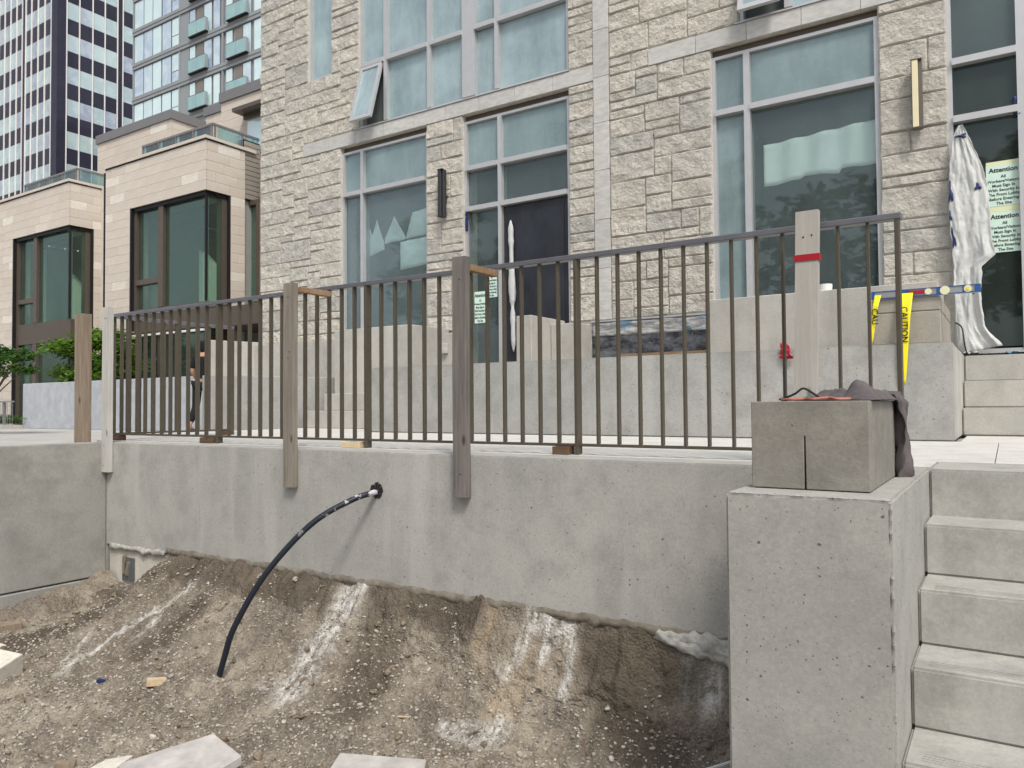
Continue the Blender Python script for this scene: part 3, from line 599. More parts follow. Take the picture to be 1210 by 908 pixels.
lump('wood_splinter', M['wood_pale'], on_soil(-2.55, 2.93, .008), (.035, .005, .004), .5, 0, 'pale wood splinter on the soil, left of the reddish one', 'wood splinter', 'splinters')
lump('wood_splinter', M['wood_brown'], on_soil(-2.15, 2.97, .02), (.045, .004, .004), 1.0, -.2, 'reddish wood splinter lying across a white mortar patch', 'wood splinter', 'splinters')
lump('plastic_scrap', M['navy'], on_soil(-4.38, 2.42, .012), (.022, .014, .01), .5, .2, 'small dark blue plastic scrap half buried in gravel', 'plastic scrap')
def blob(u, v):
    x = -1.40+.70*u; e = min(1, 6*u+.15); r = .062*(.5+.9*u)*(1+.35*fbm(u*5, v*4, 3, 4)); a = v*math.pi*1.15-.3
    return (x, 3.36-r*1.25*math.sin(a)*e, -.795-.05*u+.04*fbm(u*4, 1, 1, 3)+r*math.cos(a)*.8-.05*v*u+.014*fbm(u*16, v*9, 4, 3))
props(sheet_grid(blob, 46, 24, 'mortar_spill', M['mortar_white'], .004), 'lumpy whitish mortar spill where the wall meets the pillar', 'mortar spill')
#PART3

# ================================================================ stone building
SB = empty('stone_building', (-5, 8, 0), 'main building of rock-faced limestone with silver-framed windows', 'building')
OPEN = [(-8.84, -8.33, 5.22, 7.6), (-7.785, -4.34, 4.285, 7.6), (-8.15, -6.53, 1.25, 4.08), (-5.92, -4.34, .4, 4.08), (-2.60, -.965, 1.25, 4.08), (-.395, 1.3, .4, 4.08), (-2.29, .9, 4.285, 7.6)]
BLK = OPEN + [(-8.94, -4.0, 4.08, 4.285), (-4.0, -3.8, 1.25, 7.6), (-3.31, 1.3, 4.08, 4.285)]
XC = sorted({-9.93, -8.94, -8.84, -8.33, -8.15, -7.785, -6.53, -5.92, -4.34, -4.0, -3.8, -3.31, -2.60, -2.29, -.965, -.395, .9, 1.3, 2.4})
ZC = [1.25, 4.08, 4.285, 5.22, 7.5]
def subdiv(C_, step):
    out = [C_[0]]
    for a, b in zip(C_, C_[1:]):
        n = max(1, round((b-a)/step)); out += [a+(b-a)*k/n for k in range(1, n+1)]
    return out
# backing wall (boxes between the critical lines)
m = MB(); XB = XC[:-1]+[2.4]; ZB = [-.6, .4]+ZC
for a, b in zip(XB, XB[1:]):
    run = None
    for c, d in zip(ZB, ZB[1:]):
        op = any(o[0] < (a+b)/2 < o[1] and o[2] < (c+d)/2 < o[3] for o in OPEN)
        if not op: run = (run[0], d) if run else (c, d)
        if (op or d == ZB[-1]) and run: m.box(a, b, 8.010, 8.32, run[0], run[1]); run = None
m.build('wall', M['mortar'], SB)
xg = subdiv(XC, .052); zg = subdiv(ZC, .103); NX, NZ = len(xg)-1, len(zg)-1
occ = np.zeros((NZ, NX), bool)
for j in range(NZ):
    for i in range(NX):
        cx, cz = (xg[i]+xg[i+1])/2, (zg[j]+zg[j+1])/2; occ[j, i] = any(o[0] < cx < o[1] and o[2] < cz < o[3] for o in BLK)
stones = []
rs = random.Random(11)
for j in range(NZ):
    for i in range(NX):
        if occ[j, i]: continue
        h = rs.choices((1, 2, 3), (.32, .54, .14))[0]; w = {1: rs.randint(5, 12), 2: rs.randint(5, 15), 3: rs.randint(7, 14)}[h]
        ww = 0
        while i+ww < NX and ww < w and not occ[j, i+ww]: ww += 1
        rest = 0
        while i+ww+rest < NX and rest < 5 and not occ[j, i+ww+rest]: rest += 1
        if 0 < rest < 3: ww += rest
        hh = 1
        while hh < h and j+hh < NZ and not occ[j+hh, i:i+ww].any(): hh += 1
        if ww <= 3: 
            while hh < 3 and j+hh < NZ and not occ[j+hh, i:i+ww].any(): hh += 1
        occ[j:j+hh, i:i+ww] = True; stones.append((xg[i], xg[i+ww], zg[j], zg[j+hh]))
def stone_geo(m, x0, x1, z0, z1, seed, cell=.045, y0=8.0):
    g = .0035; x0 += g; x1 -= g; z0 += g; z1 -= g; nx_ = max(3, min(14, int((x1-x0)/cell))); nz_ = max(3, min(7, int((z1-z0)/cell)))
    base = len(m.v); r = random.Random(seed); proud = r.uniform(.008, .018); tl, tv = r.uniform(-.003, .003), r.uniform(-.004, .004); s = seed*3.7
    for j in range(nz_+1):
        for i in range(nx_+1):
            ed = min(i, nx_-i, j, nz_-j); eu, ev = .013/(x1-x0), .013/(z1-z0); u = 0 if i == 0 else 1 if i == nx_ else eu+(1-2*eu)*(i-1)/(nx_-2); v = 0 if j == 0 else 1 if j == nz_ else ev+(1-2*ev)*(j-1)/(nz_-2); x = x0+(x1-x0)*u; z = z0+(z1-z0)*v
            k = min(1, ed/1.0)
            y = y0-(k*(proud+tl*(u-.5)*2+tv*(v-.5)*2+.017*fbm(x*7+s, z*9, s, 3)))+(.003 if ed == 0 else 0)+(.004*noise.noise(Vector((x*20, z*20, s))) if ed == 0 else 0)
            if 0 < ed < 1.01: x += .007*noise.noise(Vector((x*30, z*30, s+2))); z += .007*noise.noise(Vector((x*30, z*30, s+5)))
            m.v.append((x, y, z))
    W = nx_+1
    for j in range(nz_):
        for i in range(nx_):
            a = base+j*W+i; m.f.append((a, a+1, a+W+1, a+W))
    ring = [(i, 0) for i in range(nx_+1)]+[(nx_, j) for j in range(1, nz_+1)]+[(i, nz_) for i in range(nx_-1, -1, -1)]+[(0, j) for j in range(nz_-1, 0, -1)]
    b2_ = len(m.v)
    for i, j in ring: p = m.v[base+j*W+i]; m.v.append((p[0], y0+.075, p[2]))
    for k in range(len(ring)):
        q = (k+1) % len(ring); a = base+ring[k][1]*W+ring[k][0]; b = base+ring[q][1]*W+ring[q][0]; m.f.append((a, b2_+k, b2_+q, b))
def vis_size(s):
    cx, cz = (s[0]+s[1])/2, (s[2]+s[3])/2; d2 = cx*cx+64+(cz-.265)**2; c = 8/math.sqrt(d2)
    inside = -10 < cx < .3 and cz < .265+ (8*.84+abs(cx)*.54)*.55
    return (s[1]-s[0])*(s[3]-s[2])*c/d2*(1 if inside else .01)
# stones stop short of the wall backing where openings cut them
stones.sort(key=vis_size, reverse=True)
for k, s_ in enumerate(stones[:300]):
    m = MB(); stone_geo(m, *s_, k+1); m.build('stone', M['stone'], SB, smooth=False)
m = MB()
for k, s_ in enumerate(stones[300:]): stone_geo(m, *s_, k+400, .08)
props(m.build('stone_facing', M['stone'], SB), kind='stuff')
# left return of the building
box('side_wall', M['siding'], (-9.90, -9.60, 8.33, 16, -.6, 7.5), SB)
# smooth bands
def ashlar(x0, x1, z0, z1, y=7.985): MB().box(x0+.002, x1-.002, y, 8.03, z0+.002, z1-.002).build('band_panel', M['smooth_stone'], SB, bevel=.003)
for k in range(9): ashlar(-8.94+k*.549, -8.94+(k+1)*.549, 4.08, 4.27)
for k in range(5): ashlar(-3.31+k*.55, -3.31+(k+1)*.55, 4.08, 4.27)
zz = [1.25, 1.85, 2.42, 3.0, 3.56, 4.10, 4.66, 5.2, 5.8, 6.4]
for a, b in zip(zz, zz[1:]): ashlar(-4.0, -3.8, a, b, 7.98)
# bottom edge strip and flashing
box('flashing', M['alu'], (-4.06, -2.60, 7.985, 8.02, 1.228, 1.248), SB)
# head channel under the band, coloured dark for the soffit shade
for x0, x1 in ((-8.15, -6.53), (-5.92, -4.34), (-2.60, -.965)): box('shaded_head_channel', M['bronze'], (x0+.001, x1-.001, 8.075, 8.16, 4.001, 4.078), SB)
for x0, x1 in ((-7.84, -4.31), (-2.33, 1.0)): box('sill_flashing', M['alu'], (x0, x1, 7.972, 8.14, 4.272, 4.284), SB)

def window(label, x0, x1, z0, z1, vm, tr, panes, fw=.04, y=8.035, mw=.075):
    """vm: mullion centres; tr: list of (z, xa, xb); panes: list of (x0,x1,z0,z1,material)"""
    fr = MB(); fr.box(x0, x0+fw, y, y+.12, z0, z1).box(x1-fw, x1, y, y+.12, z0, z1).box(x0+fw, x1-fw, y, y+.12, z1-fw*.8, z1).box(x0+fw, x1-fw, y, y+.12, z0, z0+.04)
    W = fr.build('window', M['alu'], SB); W['label'] = label
    for c in vm: MB().box(c[0], c[1], y-.015, y+.12, z0+.041, z1-fw*.8-.001).build('mullion', M['alu'], W)
    for (z, a, b) in tr: MB().box(a, b, y-.035, y+.11, z-.03, z+.03).build('transom', M['alu'], W)
    for p in panes: MB().box(p[0], p[1], y+.045, y+.055, p[2], p[3]).build('glass_pane', M[p[4]], W)
    return W
U, MI, LO, HZ, DK = 'glass_up', 'glass_mid', 'glass_low', 'glass_hazy', 'glass_dark'
window('narrow tall window at the upper left', -8.84, -8.33, 5.22, 7.6, [], [], [(-8.79, -8.375, 5.26, 7.55, U)], .05)
W = window('wide upper window with an open vent sash', -7.785, -4.34, 4.284, 7.6, [(-7.322, -7.254), (-6.533, -6.467), (-5.94, -5.732), (-5.423, -5.362)],
       [(5.20, -7.745, -7.322), (5.20, -7.254, -6.533), (5.20, -6.467, -5.94), (5.21, -5.732, -5.423), (5.21, -5.362, -4.375)],
       [(-7.745, -7.322, 5.23, 7.55, U)]+[(a, b, c, d, U) for a, b in ((-7.254, -6.533), (-6.467, -5.94), (-5.732, -5.423), (-5.362, -4.375)) for c, d in ((4.315, 5.17), (5.23, 7.55))])
def awning(xa, xb, zt, zb, out, W, top_y=8.02):
    """hinged at the top, pushed out at the bottom"""
    d = Vector((0, -out, zb-zt)); L = d.length; d.normalize(); nrm = Vector((0, d.z, -d.y)); T = Vector((0, top_y, zt)); m = MB(); f = .05
    def piece(u0, u1, s0, s1, th, mm): mm.obox(T+d*((s0+s1)/2)+Vector(((u0+u1)/2, 0, 0)), ((u1-u0)/2, 0, 0), d*((s1-s0)/2), nrm*th)
    piece(xa, xa+f, 0, L, .02, m); piece(xb-f, xb, 0, L, .02, m); piece(xa+f, xb-f, 0, f, .02, m); piece(xa+f, xb-f, L-f, L, .02, m)
    m.build('vent_sash', M['alu'], W); g = MB(); piece(xa+f, xb-f, f, L-f, .004, g); g.build('glass_pane', M['glass_up'], W)
awning(-7.745, -7.34, 5.16, 4.31, .24, W)
MB().box(-7.745, -7.322, 8.13, 8.14, 4.315, 5.17).build('insect_screen', M['interior_dark'], W)
W = window('upper right window with an open vent sash, cut by the frame', -2.29, .9, 4.284, 7.6, [(-1.83, -1.75), (-.6, -.53)], [(5.20, -2.25, -1.83), (5.20, -1.75, -.6)],
       [(-1.75, -.6, 4.315, 5.17, U), (-1.75, -.6, 5.23, 7.5, U), (-2.25, -1.83, 5.23, 7.5, U), (-.53, .85, 4.315, 7.5, U)])
awning(-2.25, -1.83, 5.16, 4.32, .20, W)
MB().box(-2.25, -1.83, 8.13, 8.14, 4.315, 5.17).build('insect_screen', M['interior_dark'], W)
window('lower left window with white paper peaks inside', -8.15, -6.53, 1.28, 4.0, [(-7.777, -7.722)], [(3.37, -8.11, -7.777), (3.37, -7.722, -6.57)],
       [(-8.11, -7.777, 1.32, 3.34, HZ), (-8.11, -7.777, 3.40, 3.965, MI), (-7.722, -6.57, 1.32, 3.34, HZ), (-7.722, -6.57, 3.40, 3.965, MI)])
W = window('glazed entrance with a dark film-covered door', -5.92, -4.34, .66, 4.0, [(-5.385, -5.33)], [(3.37, -5.88, -5.385), (3.37, -5.33, -4.38), (2.835, -5.88, -5.385), (2.835, -5.33, -4.38)],
       [(-5.88, -5.385, .70, 2.805, LO), (-5.88, -5.385, 2.865, 3.34, LO), (-5.88, -5.385, 3.40, 3.965, MI), (-5.33, -4.38, 2.865, 3.34, LO), (-5.33, -4.38, 3.40, 3.965, MI)])
MB().box(-5.327, -4.383, 8.07, 8.11, .68, 2.804).build('door_leaf', M['door_dark'], W, bevel=.004)
MB().box(-5.27, -4.45, 8.062, 8.069, .78, 2.72).build('door_film', M['door_dark'], W)
window('large right window with a pale curtain inside', -2.60, -.965, 1.30, 4.0, [(-2.259, -2.193)], [(3.38, -2.56, -2.259), (3.38, -2.193, -1.005)],
       [(-2.56, -2.259, 1.34, 3.35, MI), (-2.56, -2.259, 3.41, 3.965, MI), (-2.193, -1.005, 1.34, 3.35, LO), (-2.193, -1.005, 3.41, 3.965, MI)])
window('right entrance glazing with notices, cut by the frame', -.395, 1.3, .70, 4.078, [(.135, .235)], [(3.38, -.358, .135), (2.85, -.358, .135)],
       [(-.358, .135, .76, 2.82, DK), (-.358, .135, 2.88, 3.35, DK), (-.358, .135, 3.41, 4.03, LO), (.235, 1.2, .76, 4.03, DK)], .037)
# rooms behind
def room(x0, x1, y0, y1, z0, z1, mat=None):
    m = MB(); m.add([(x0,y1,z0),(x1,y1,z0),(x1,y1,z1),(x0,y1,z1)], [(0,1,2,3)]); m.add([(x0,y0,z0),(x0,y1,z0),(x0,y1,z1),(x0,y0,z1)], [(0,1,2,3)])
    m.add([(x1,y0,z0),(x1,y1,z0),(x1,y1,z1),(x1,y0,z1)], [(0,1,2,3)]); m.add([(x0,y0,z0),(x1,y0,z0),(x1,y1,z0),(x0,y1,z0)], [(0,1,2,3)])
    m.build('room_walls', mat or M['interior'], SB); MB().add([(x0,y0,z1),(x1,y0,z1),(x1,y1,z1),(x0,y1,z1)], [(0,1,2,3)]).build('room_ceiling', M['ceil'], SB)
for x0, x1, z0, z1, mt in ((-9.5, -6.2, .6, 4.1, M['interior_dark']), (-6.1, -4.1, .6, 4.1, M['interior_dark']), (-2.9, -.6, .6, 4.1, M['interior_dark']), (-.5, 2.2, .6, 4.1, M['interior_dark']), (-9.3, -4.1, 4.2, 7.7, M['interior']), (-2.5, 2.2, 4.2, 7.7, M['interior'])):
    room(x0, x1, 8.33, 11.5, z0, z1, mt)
# exposed membrane strip below the stones
MB().box(-4.055, -2.60, 8.0, 8.022, .70, 1.06).build('membrane', M['membrane'], SB)
sheet_grid(lambda u, v: (-4.055+1.455*u, 7.998+.018*fbm(u*7, v*3, 1, 4), 1.06+.165*v), 60, 8, 'foil_strip', M['foil'], .002, SB)
props(MB().box(-3.64, -2.36, 7.86, 7.90, .675, .835).build('timber_strip', M['wood_new'], bevel=.002), 'long thin timber strip lying below the exposed membrane', 'timber')
props(MB().box(-2.46, -2.38, 7.852, 7.858, .79, .83).build('tape_scrap', M['yellow']), 'tiny yellow tape scrap on the end of the timber strip', 'tape')

# things inside the windows
def cloth_panel(pts, y, label, cat, name, mat=M['curtain'], group=None, amp=.02):
    # fan of quads inside a polygon given top row / bottom row
    top, bot = pts; n = 40; V_ = []; 
    def at(row, u):
        for (a, az), (b, bz) in zip(row, row[1:]):
            if a <= u <= b or (a, az) == row[-2]: 
                t = 0 if b == a else max(0, min(1, (u-a)/(b-a))); 
                if u <= b: return az+(bz-az)*t
        return row[-1][1]
    x0, x1 = top[0][0], top[-1][0]
    for j in range(9):
        for i in range(n+1):
            x = x0+(x1-x0)*i/n; zt, zb = at(top, x), at(bot, x); z = zt+(zb-zt)*j/8; V_.append((x, y+amp*math.sin(x*22+j*.1)+amp*.5*fbm(x*5, z*3, 2, 2), z))
    F_ = [(j*(n+1)+i, j*(n+1)+i+1, (j+1)*(n+1)+i+1, (j+1)*(n+1)+i) for j in range(8) for i in range(n)]
    o = MB().add(V_, F_).build(name, mat, smooth=True); o.modifiers.new('thickness', 'SOLIDIFY').thickness = .002; return props(o, label, cat, group)
cloth_panel(([(-2.09, 2.98), (-1.01, 3.04)], [(-2.09, 2.54), (-1.72, 2.57), (-1.70, 2.60), (-1.36, 2.57), (-1.34, 2.61), (-1.01, 2.60)]), 8.15, 'pale green-white curtain hanging inside the large right window', 'curtain', 'curtain')
for P, B, lab in (([(-7.93, 2.98), (-7.75, 2.90), (-7.62, 2.60)], [(-7.93, 2.50), (-7.62, 2.50)], 'leftmost white paper peak inside the lower left window'),
                  ([(-7.74, 2.62), (-7.60, 2.98), (-7.45, 2.62)], [(-7.74, 2.45), (-7.45, 2.52)], 'second white paper peak from the left inside the lower left window'),
                  ([(-7.44, 2.68), (-7.26, 2.98), (-7.06, 2.66)], [(-7.44, 2.60), (-7.06, 2.62)], 'third white paper peak, with its base higher than the others'),
                  ([(-7.05, 2.64), (-6.92, 2.98), (-6.60, 3.02)], [(-7.05, 2.62), (-6.60, 2.64)], 'rightmost white paper peak touching the window frame')):
    cloth_panel((P, B), 8.17, lab, 'paper sheet', 'paper_sheet', group='paper sheets inside the window', amp=.006)
cloth_panel(([(-7.12, 2.58), (-6.60, 2.60)], [(-7.20, 2.18), (-6.60, 2.22)]), 8.13, 'lowest white paper panel inside the lower left window', 'paper sheet', 'paper_sheet', group='paper sheets inside the window', amp=.006)

# notices with lettering
def text(body, x, y, z, size, mat, parent, bold=0, align='CENTER', rot=(math.pi/2, 0, 0), xs_=1.0, name='lettering'):
    cu = bpy.data.curves.new(name, 'FONT'); cu.body = body; cu.size = size; cu.align_x = align; cu.offset = bold; cu.resolution_u = 2; cu.extrude = .0006
    tmp = bpy.data.objects.new('tmp', cu); col.objects.link(tmp); dg = bpy.context.evaluated_depsgraph_get(); me_ = bpy.data.meshes.new_from_object(tmp.evaluated_get(dg)); bpy.data.objects.remove(tmp)
    me_.transform(Matrix.Diagonal((xs_, 1, 1, 1))); me_.materials.clear(); me_.materials.append(mat); o_ = bpy.data.objects.new(name, me_); col.objects.link(o_)
    o_.rotation_euler = rot
    if parent is not None: o_.parent = parent; o_.location = Vector((x, y, z))-worldloc(parent)
    else: o_.location = (x, y, z)
    return o_
def notice(x0, x1, z0, z1, y, label):
    e = empty('notice', (x0, y, z0), label, 'notice', 'site notices'); MB().box(x0, x1, y, y+.002, z0, z1).build('paper', M['paper'], e)
    h = z1-z0; cx = (x0+x1)/2; w = x1-x0
    text('Attention', cx, y-.001, z1-h*.17, h*.155, M['ink'], e, .0016, xs_=w/.27)
    for k, s_ in enumerate(('All', 'Workers/Visitors', 'Must Sign In', 'With Security In', 'The Front Lobby', 'Before Entering', 'The Site')):
        text(s_, cx, y-.001, z1-h*(.315+.108*k), h*.098, M['ink'], e, .0008, xs_=w/.27)
notice(-.115, .148, 2.015, 2.385, 8.075, 'upper pale green Attention notice in the right entrance glass')
notice(-.110, .148, 1.60, 1.965, 8.075, 'lower pale green Attention notice in the right entrance glass')
props(box('paper_strip', M['paper_y'], (-.113, .148, 8.077, 8.079, 1.966, 2.014)), 'yellowish paper strip between the two right notices', 'paper')
props(box('paper_strip', M['paper_y'], (-.113, .148, 8.077, 8.079, 2.386, 2.42)), 'yellowish paper strip above the upper right notice', 'paper')
notice(-5.80, -5.62, 1.34, 1.75, 8.075, 'lower Attention notice in the glass left of the dark door')
notice(-5.62, -5.44, 1.66, 2.02, 8.075, 'upper Attention notice beside the mullion left of the dark door')

# wall lamps
def wall_lamp(x, z0, z1, face, body, label):
    e = empty('wall_lamp', (x, 7.95, z0), label, 'wall lamp', 'vertical bar wall lamps')
    box('body', body, (x-.045, x+.045, 7.895, 7.955, z0, z1), e, .004); box('diffuser', face, (x-.037, x+.012, 7.865, 7.894, z0+.008, z1-.008), e, .003)
    box('end_cap', body, (x-.045, x+.045, 7.86, 7.894, z1-.007, z1), e); box('end_cap', body, (x-.045, x+.045, 7.86, 7.894, z0, z0+.007), e); box('back_plate', body, (x-.03, x+.03, 7.956, 8.03, z0+.2, z0+.3), e)
wall_lamp(-.635, 2.79, 3.43, M['brass'], M['lamp_body'], 'bronze bar lamp with a yellow face on the sunlit right pier')
wall_lamp(-6.20, 2.76, 3.39, M['lamp_dark'], M['lamp_dark'], 'charcoal bar lamp on the narrow stone pier between window and door')
props(box('junction_box', M['smooth_stone'], (-6.06, -5.98, 7.70, 7.748, .94, 1.07), None, .006), 'small grey junction box on the pale concrete base wall', 'junction box')

# plastic-wrapped door handle
def wrap(u, v):
    z = 2.60-1.66*v; r = .022+.016*math.sin(v*9+.5)**2+.012*fbm(v*8, 1, 3, 3)+(.012 if .35 < v < .62 else 0); a = u*2*math.pi
    r *= min(1, v*14+.3)*min(1, (1-v)*14+.3); return (-5.20+.03*v+r*math.cos(a)*(1+.2*fbm(u*2, v*12, 1)), 8.03+r*math.sin(a)*.7, z)
props(sheet_grid(wrap, 12, 60, 'wrapped_door_handle', M['sheet'], .001), 'long vertical door handle wrapped in torn white plastic', 'door handle')
props(sheet_grid(lambda u, v: (-5.90+.05*u+.012*fbm(v*6, u, 1), 8.02+.01*fbm(u*3, v*5, 4), 2.55+.28*v), 6, 20, 'film_scrap', M['navy'], .001), 'navy printed film scrap stuck to the frame left of the dark door', 'plastic film')

# hanging torn film at the right entrance
OUT = [(0, -.315, -.285), (.06, -.36, -.23), (.16, -.385, -.16), (.27, -.40, -.10), (.42, -.40, -.085), (.50, -.385, -.08), (.58, -.38, -.055), (.63, -.375, -.16), (.75, -.375, -.17), (.88, -.365, -.15), (1, -.36, -.02)]
def film(u, v):
    a = tab([(p[0], p[1]) for p in OUT], v); b = tab([(p[0], p[2]) for p in OUT], v); e = .008*fbm(u*3, v*22, 6, 3); x = a+(b-a)*u+e
    y = 7.93-.05*math.sin(v*3)-.010*math.sin(u*9+1.5*math.sin(v*4)+3*fbm(u*1.5, v*2, 2))*(.3+v)-.0025*math.sin(u*27+v*9+4*fbm(u*3, v*4, 5))-.02*fbm(u*6, v*9, 1, 3)-(.10*sm(.86, 1, v)*u)
    return (x, y, 2.76-2.07*v+.06*u*sm(.9, 1, v))
fl = empty('torn_film', (-.3, 7.93, .7), 'torn white plastic film hanging beside the right entrance', 'plastic film')
sheet_grid(film, 36, 110, 'film', M['sheet'], .001, fl)
def patch(cu_, cv, ru, rv, n=14):
    m_ = MB(); c = Vector(film(cu_, cv))+Vector((0, -.012, 0)); P_ = []
    for k in range(n):
        w_ = 2*math.pi*k/n; rr = .75+.35*math.sin(3*w_+cu_*9)+.2*math.sin(7*w_); q = film(min(1, max(0, cu_+ru*rr*math.cos(w_))), min(1, max(0, cv+rv*rr*math.sin(w_)))); P_.append((q[0], q[1]-.008, q[2]))
    m_.add([c]+P_, [(0, 1+k, 1+(k+1) % n) for k in range(n)]+[(0, 1+(k+1) % n, 1+k) for k in range(n)][:0]); return m_.build('printed_patch', M['navy'], fl)
for a_ in ((.04, .30, .09, .06), (.74, .285, .10, .020), (.05, .50, .06, .055), (.5, .05, .5, .012), (.72, .74, .05, .006), (.03, .40, .05, .03)): patch(*a_)
props(sheet_grid(lambda u, v: (.10+.09*u+.01*fbm(v*4, u*3, 1), 8.03-.02*fbm(u*3, v*5, 4, 3), 2.80+.16*v), 8, 12, 'film_scrap', M['navy'], .001), 'blue and white film scrap taped to the right edge of the entrance', 'plastic film')
for k, (x, y, z, sx, sz, mt, lab) in enumerate([(-.27, 7.86, .68, .07, .025, 'foil', 'crumpled blue packaging left of the door sill'), (-.10, 7.80, .672, .13, .012, 'black', 'flat dark debris on the door landing'), (.12, 7.86, .68, .12, .018, 'foil', 'blue and white wrapper at the right door sill')]):
    props(sheet_grid(lambda u, v: (x-sx+2*sx*u, y-.08+.16*v, z-.008+sz*(1+fbm(u*5+k, v*4, 2, 3))), 14, 8, 'debris', M[mt], .002), lab, 'debris')
ridge([(-.36, 7.6, .95), (-.31, 7.55, .9), (-.29, 7.5, .75), (-.28, 7.6, .68)], .006, M['ink'], 'loose_cable', 'thin loose cable drooping beside the torn white film', 'cable')

# spirit level, tapes, cup, rags
sl_ = empty('spirit_level', (-.46, 6.02, 1.0), 'blue and silver spirit level resting on the brown-grey block', 'spirit level')
LV = lambda x: 1.0+.0*x
box('body', M['silver'], (-.80, -.13, 5.985, 6.03, 1.004, 1.058), sl_, .002)
for a, b in ((-.80, -.775), (-.60, -.555), (-.39, -.32), (-.235, -.225), (-.165, -.13)): MB().box(a, b, 5.981, 5.9845, 1.006, 1.056).build('blue_panel', M['blue'], sl_)
MB().box(-.80, -.13, 5.980, 5.984, 1.004, 1.010).build('blue_edge', M['blue'], sl_); MB().box(-.80, -.13, 5.980, 5.984, 1.053, 1.058).build('blue_edge', M['blue'], sl_)
MB().box(-.57, -.42, 5.978, 5.980, 1.022, 1.044).build('red_sticker', M['red'], sl_)
for x, w_ in ((-.44, .022), (-.34, .03), (-.205, .024)): MB().tube([(x, 5.977, 1.031), (x, 5.983, 1.031)], w_, 14).build('vial', M['vial'], sl_)
for x in (-.205,): MB().box(x-.008, x+.008, 5.972, 5.976, 1.022, 1.04).build('vial_tube', M['yellow'], sl_)
def tape(x0, z0, z1, w0, w1, label, txt, y=5.972, sway=0):
    e = empty('caution_tape', (x0, y, z1), label, 'caution tape', 'strips of caution tape')
    sheet_grid(lambda u, v: (x0+sway*v+((w0+(w1-w0)*v)*(u-.5)), y-.052*min(1, v*4)+.006*math.sin(v*7+u*2)-.004, z1-(z1-z0)*v), 5, 24, 'strip', M['yellow'], .0008, e)
    return text(txt, x0+sway*.35-.018, y-.066, z1-.10, .058, M['ink'], e, .0008, 'LEFT', (math.pi/2, math.pi/2, 0), .95)
tape(-.575, .40, 1.03, .085, .04, 'yellow CAUTION tape hanging in front of the concrete block', 'CAUTION', sway=-.03)
tape(-.755, .69, 1.03, .042, .022, 'shorter twisted yellow tape at the left end of the spirit level', 'CAU', sway=-.045)
MB().tube([(-1.35, 7.3, 1.272), (-1.35, 7.3, 1.335)], [.055, .058], 16).build('cup', M['white'], smooth=False); props(bpy.data.objects['cup'], 'small white plastic cup on the upstand below the right window', 'cup')
props(sheet_grid(lambda u, v: (-1.42+.09*u+.03*fbm(v*3, u*3, 1), 5.93-.04*abs(fbm(u*4, v*3, 2, 3))-.01, .60+.12*v*(.6+.5*math.sin(u*4+.4))), 14, 14, 'red_rag', M['red_rag'], .002), 'red rag hanging over the planter wall behind the railing', 'rag')
#PART4

# ================================================================ ground west, grey wall, fence, hedge
props(MB().box(-60, -6.26, -6, 60, -1.7, -.22).build('path', M['pavement']), kind='structure')
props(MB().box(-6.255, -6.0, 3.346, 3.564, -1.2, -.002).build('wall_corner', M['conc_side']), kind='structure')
gw = empty('garden_wall', (-17.7, 9.8, -.22), 'smooth blue-grey concrete garden wall in front of the tree', 'concrete wall'); box('wall_panel', M['conc_blue'], (-21.56, -13.6, 9.8, 10.0, -.219, .94), gw, .01)
wf = empty('wire_fence', (-24, 9.6, -.2), 'low galvanised wire mesh fence at the far left edge', 'fence')
MB().box(-27, -21.6, 9.58, 9.62, .46, .50).build('top_rail', M['steel'], wf)
m = MB()
for k in range(40): m.box(-27+k*.137, -26.992+k*.137, 9.598, 9.606, -.2, .46)
m.build('vertical_wires', M['steel'], wf); m = MB()
for k in range(5): m.box(-27, -21.6, 9.59, 9.597, -.1+k*.12, -.092+k*.12)
m.build('horizontal_wires', M['steel'], wf)
for x in (-26, -24, -22.2): MB().box(x-.03, x+.03, 9.622, 9.68, -.2, .5).build('fence_post', M['steel'], wf)
def leaves(m_, n, cen, rad, size, r, lo=-1, clump=14, flat=.5):
    cs = []
    for _ in range(clump):
        a = r.uniform(0, 6.283); e = r.uniform(-.8, 1); rr = r.uniform(.35, 1)**.5; ce = math.sqrt(max(0, 1-e*e))
        cs.append((cen[0]+rad[0]*rr*ce*math.cos(a), cen[1]+rad[1]*rr*ce*math.sin(a), cen[2]+rad[2]*rr*e, r.uniform(.20, .42)))
    for _ in range(n):
        c = r.choice(cs); q = Vector((r.gauss(0, 1), r.gauss(0, 1), r.gauss(0, flat)))*.5*c[3]; p = Vector(c[:3])+Vector((q.x*rad[0], q.y*rad[1], q.z*rad[2]))
        if p.z < lo: continue
        s_ = size*r.uniform(.6, 1.25); t = Vector((r.uniform(-1, 1), r.uniform(-1, 1), r.uniform(-.5, .4))).normalized(); b = t.cross(Vector((r.uniform(-.5, .5), r.uniform(-.5, .5), 1))).normalized(); n_ = t.cross(b)
        m_.add([p, p+t*s_*.5+b*s_*.32+n_*s_*.08, p+t*s_, p+t*s_*.5-b*s_*.32+n_*s_*.08], [(0, 1, 2, 3)])
    return cs
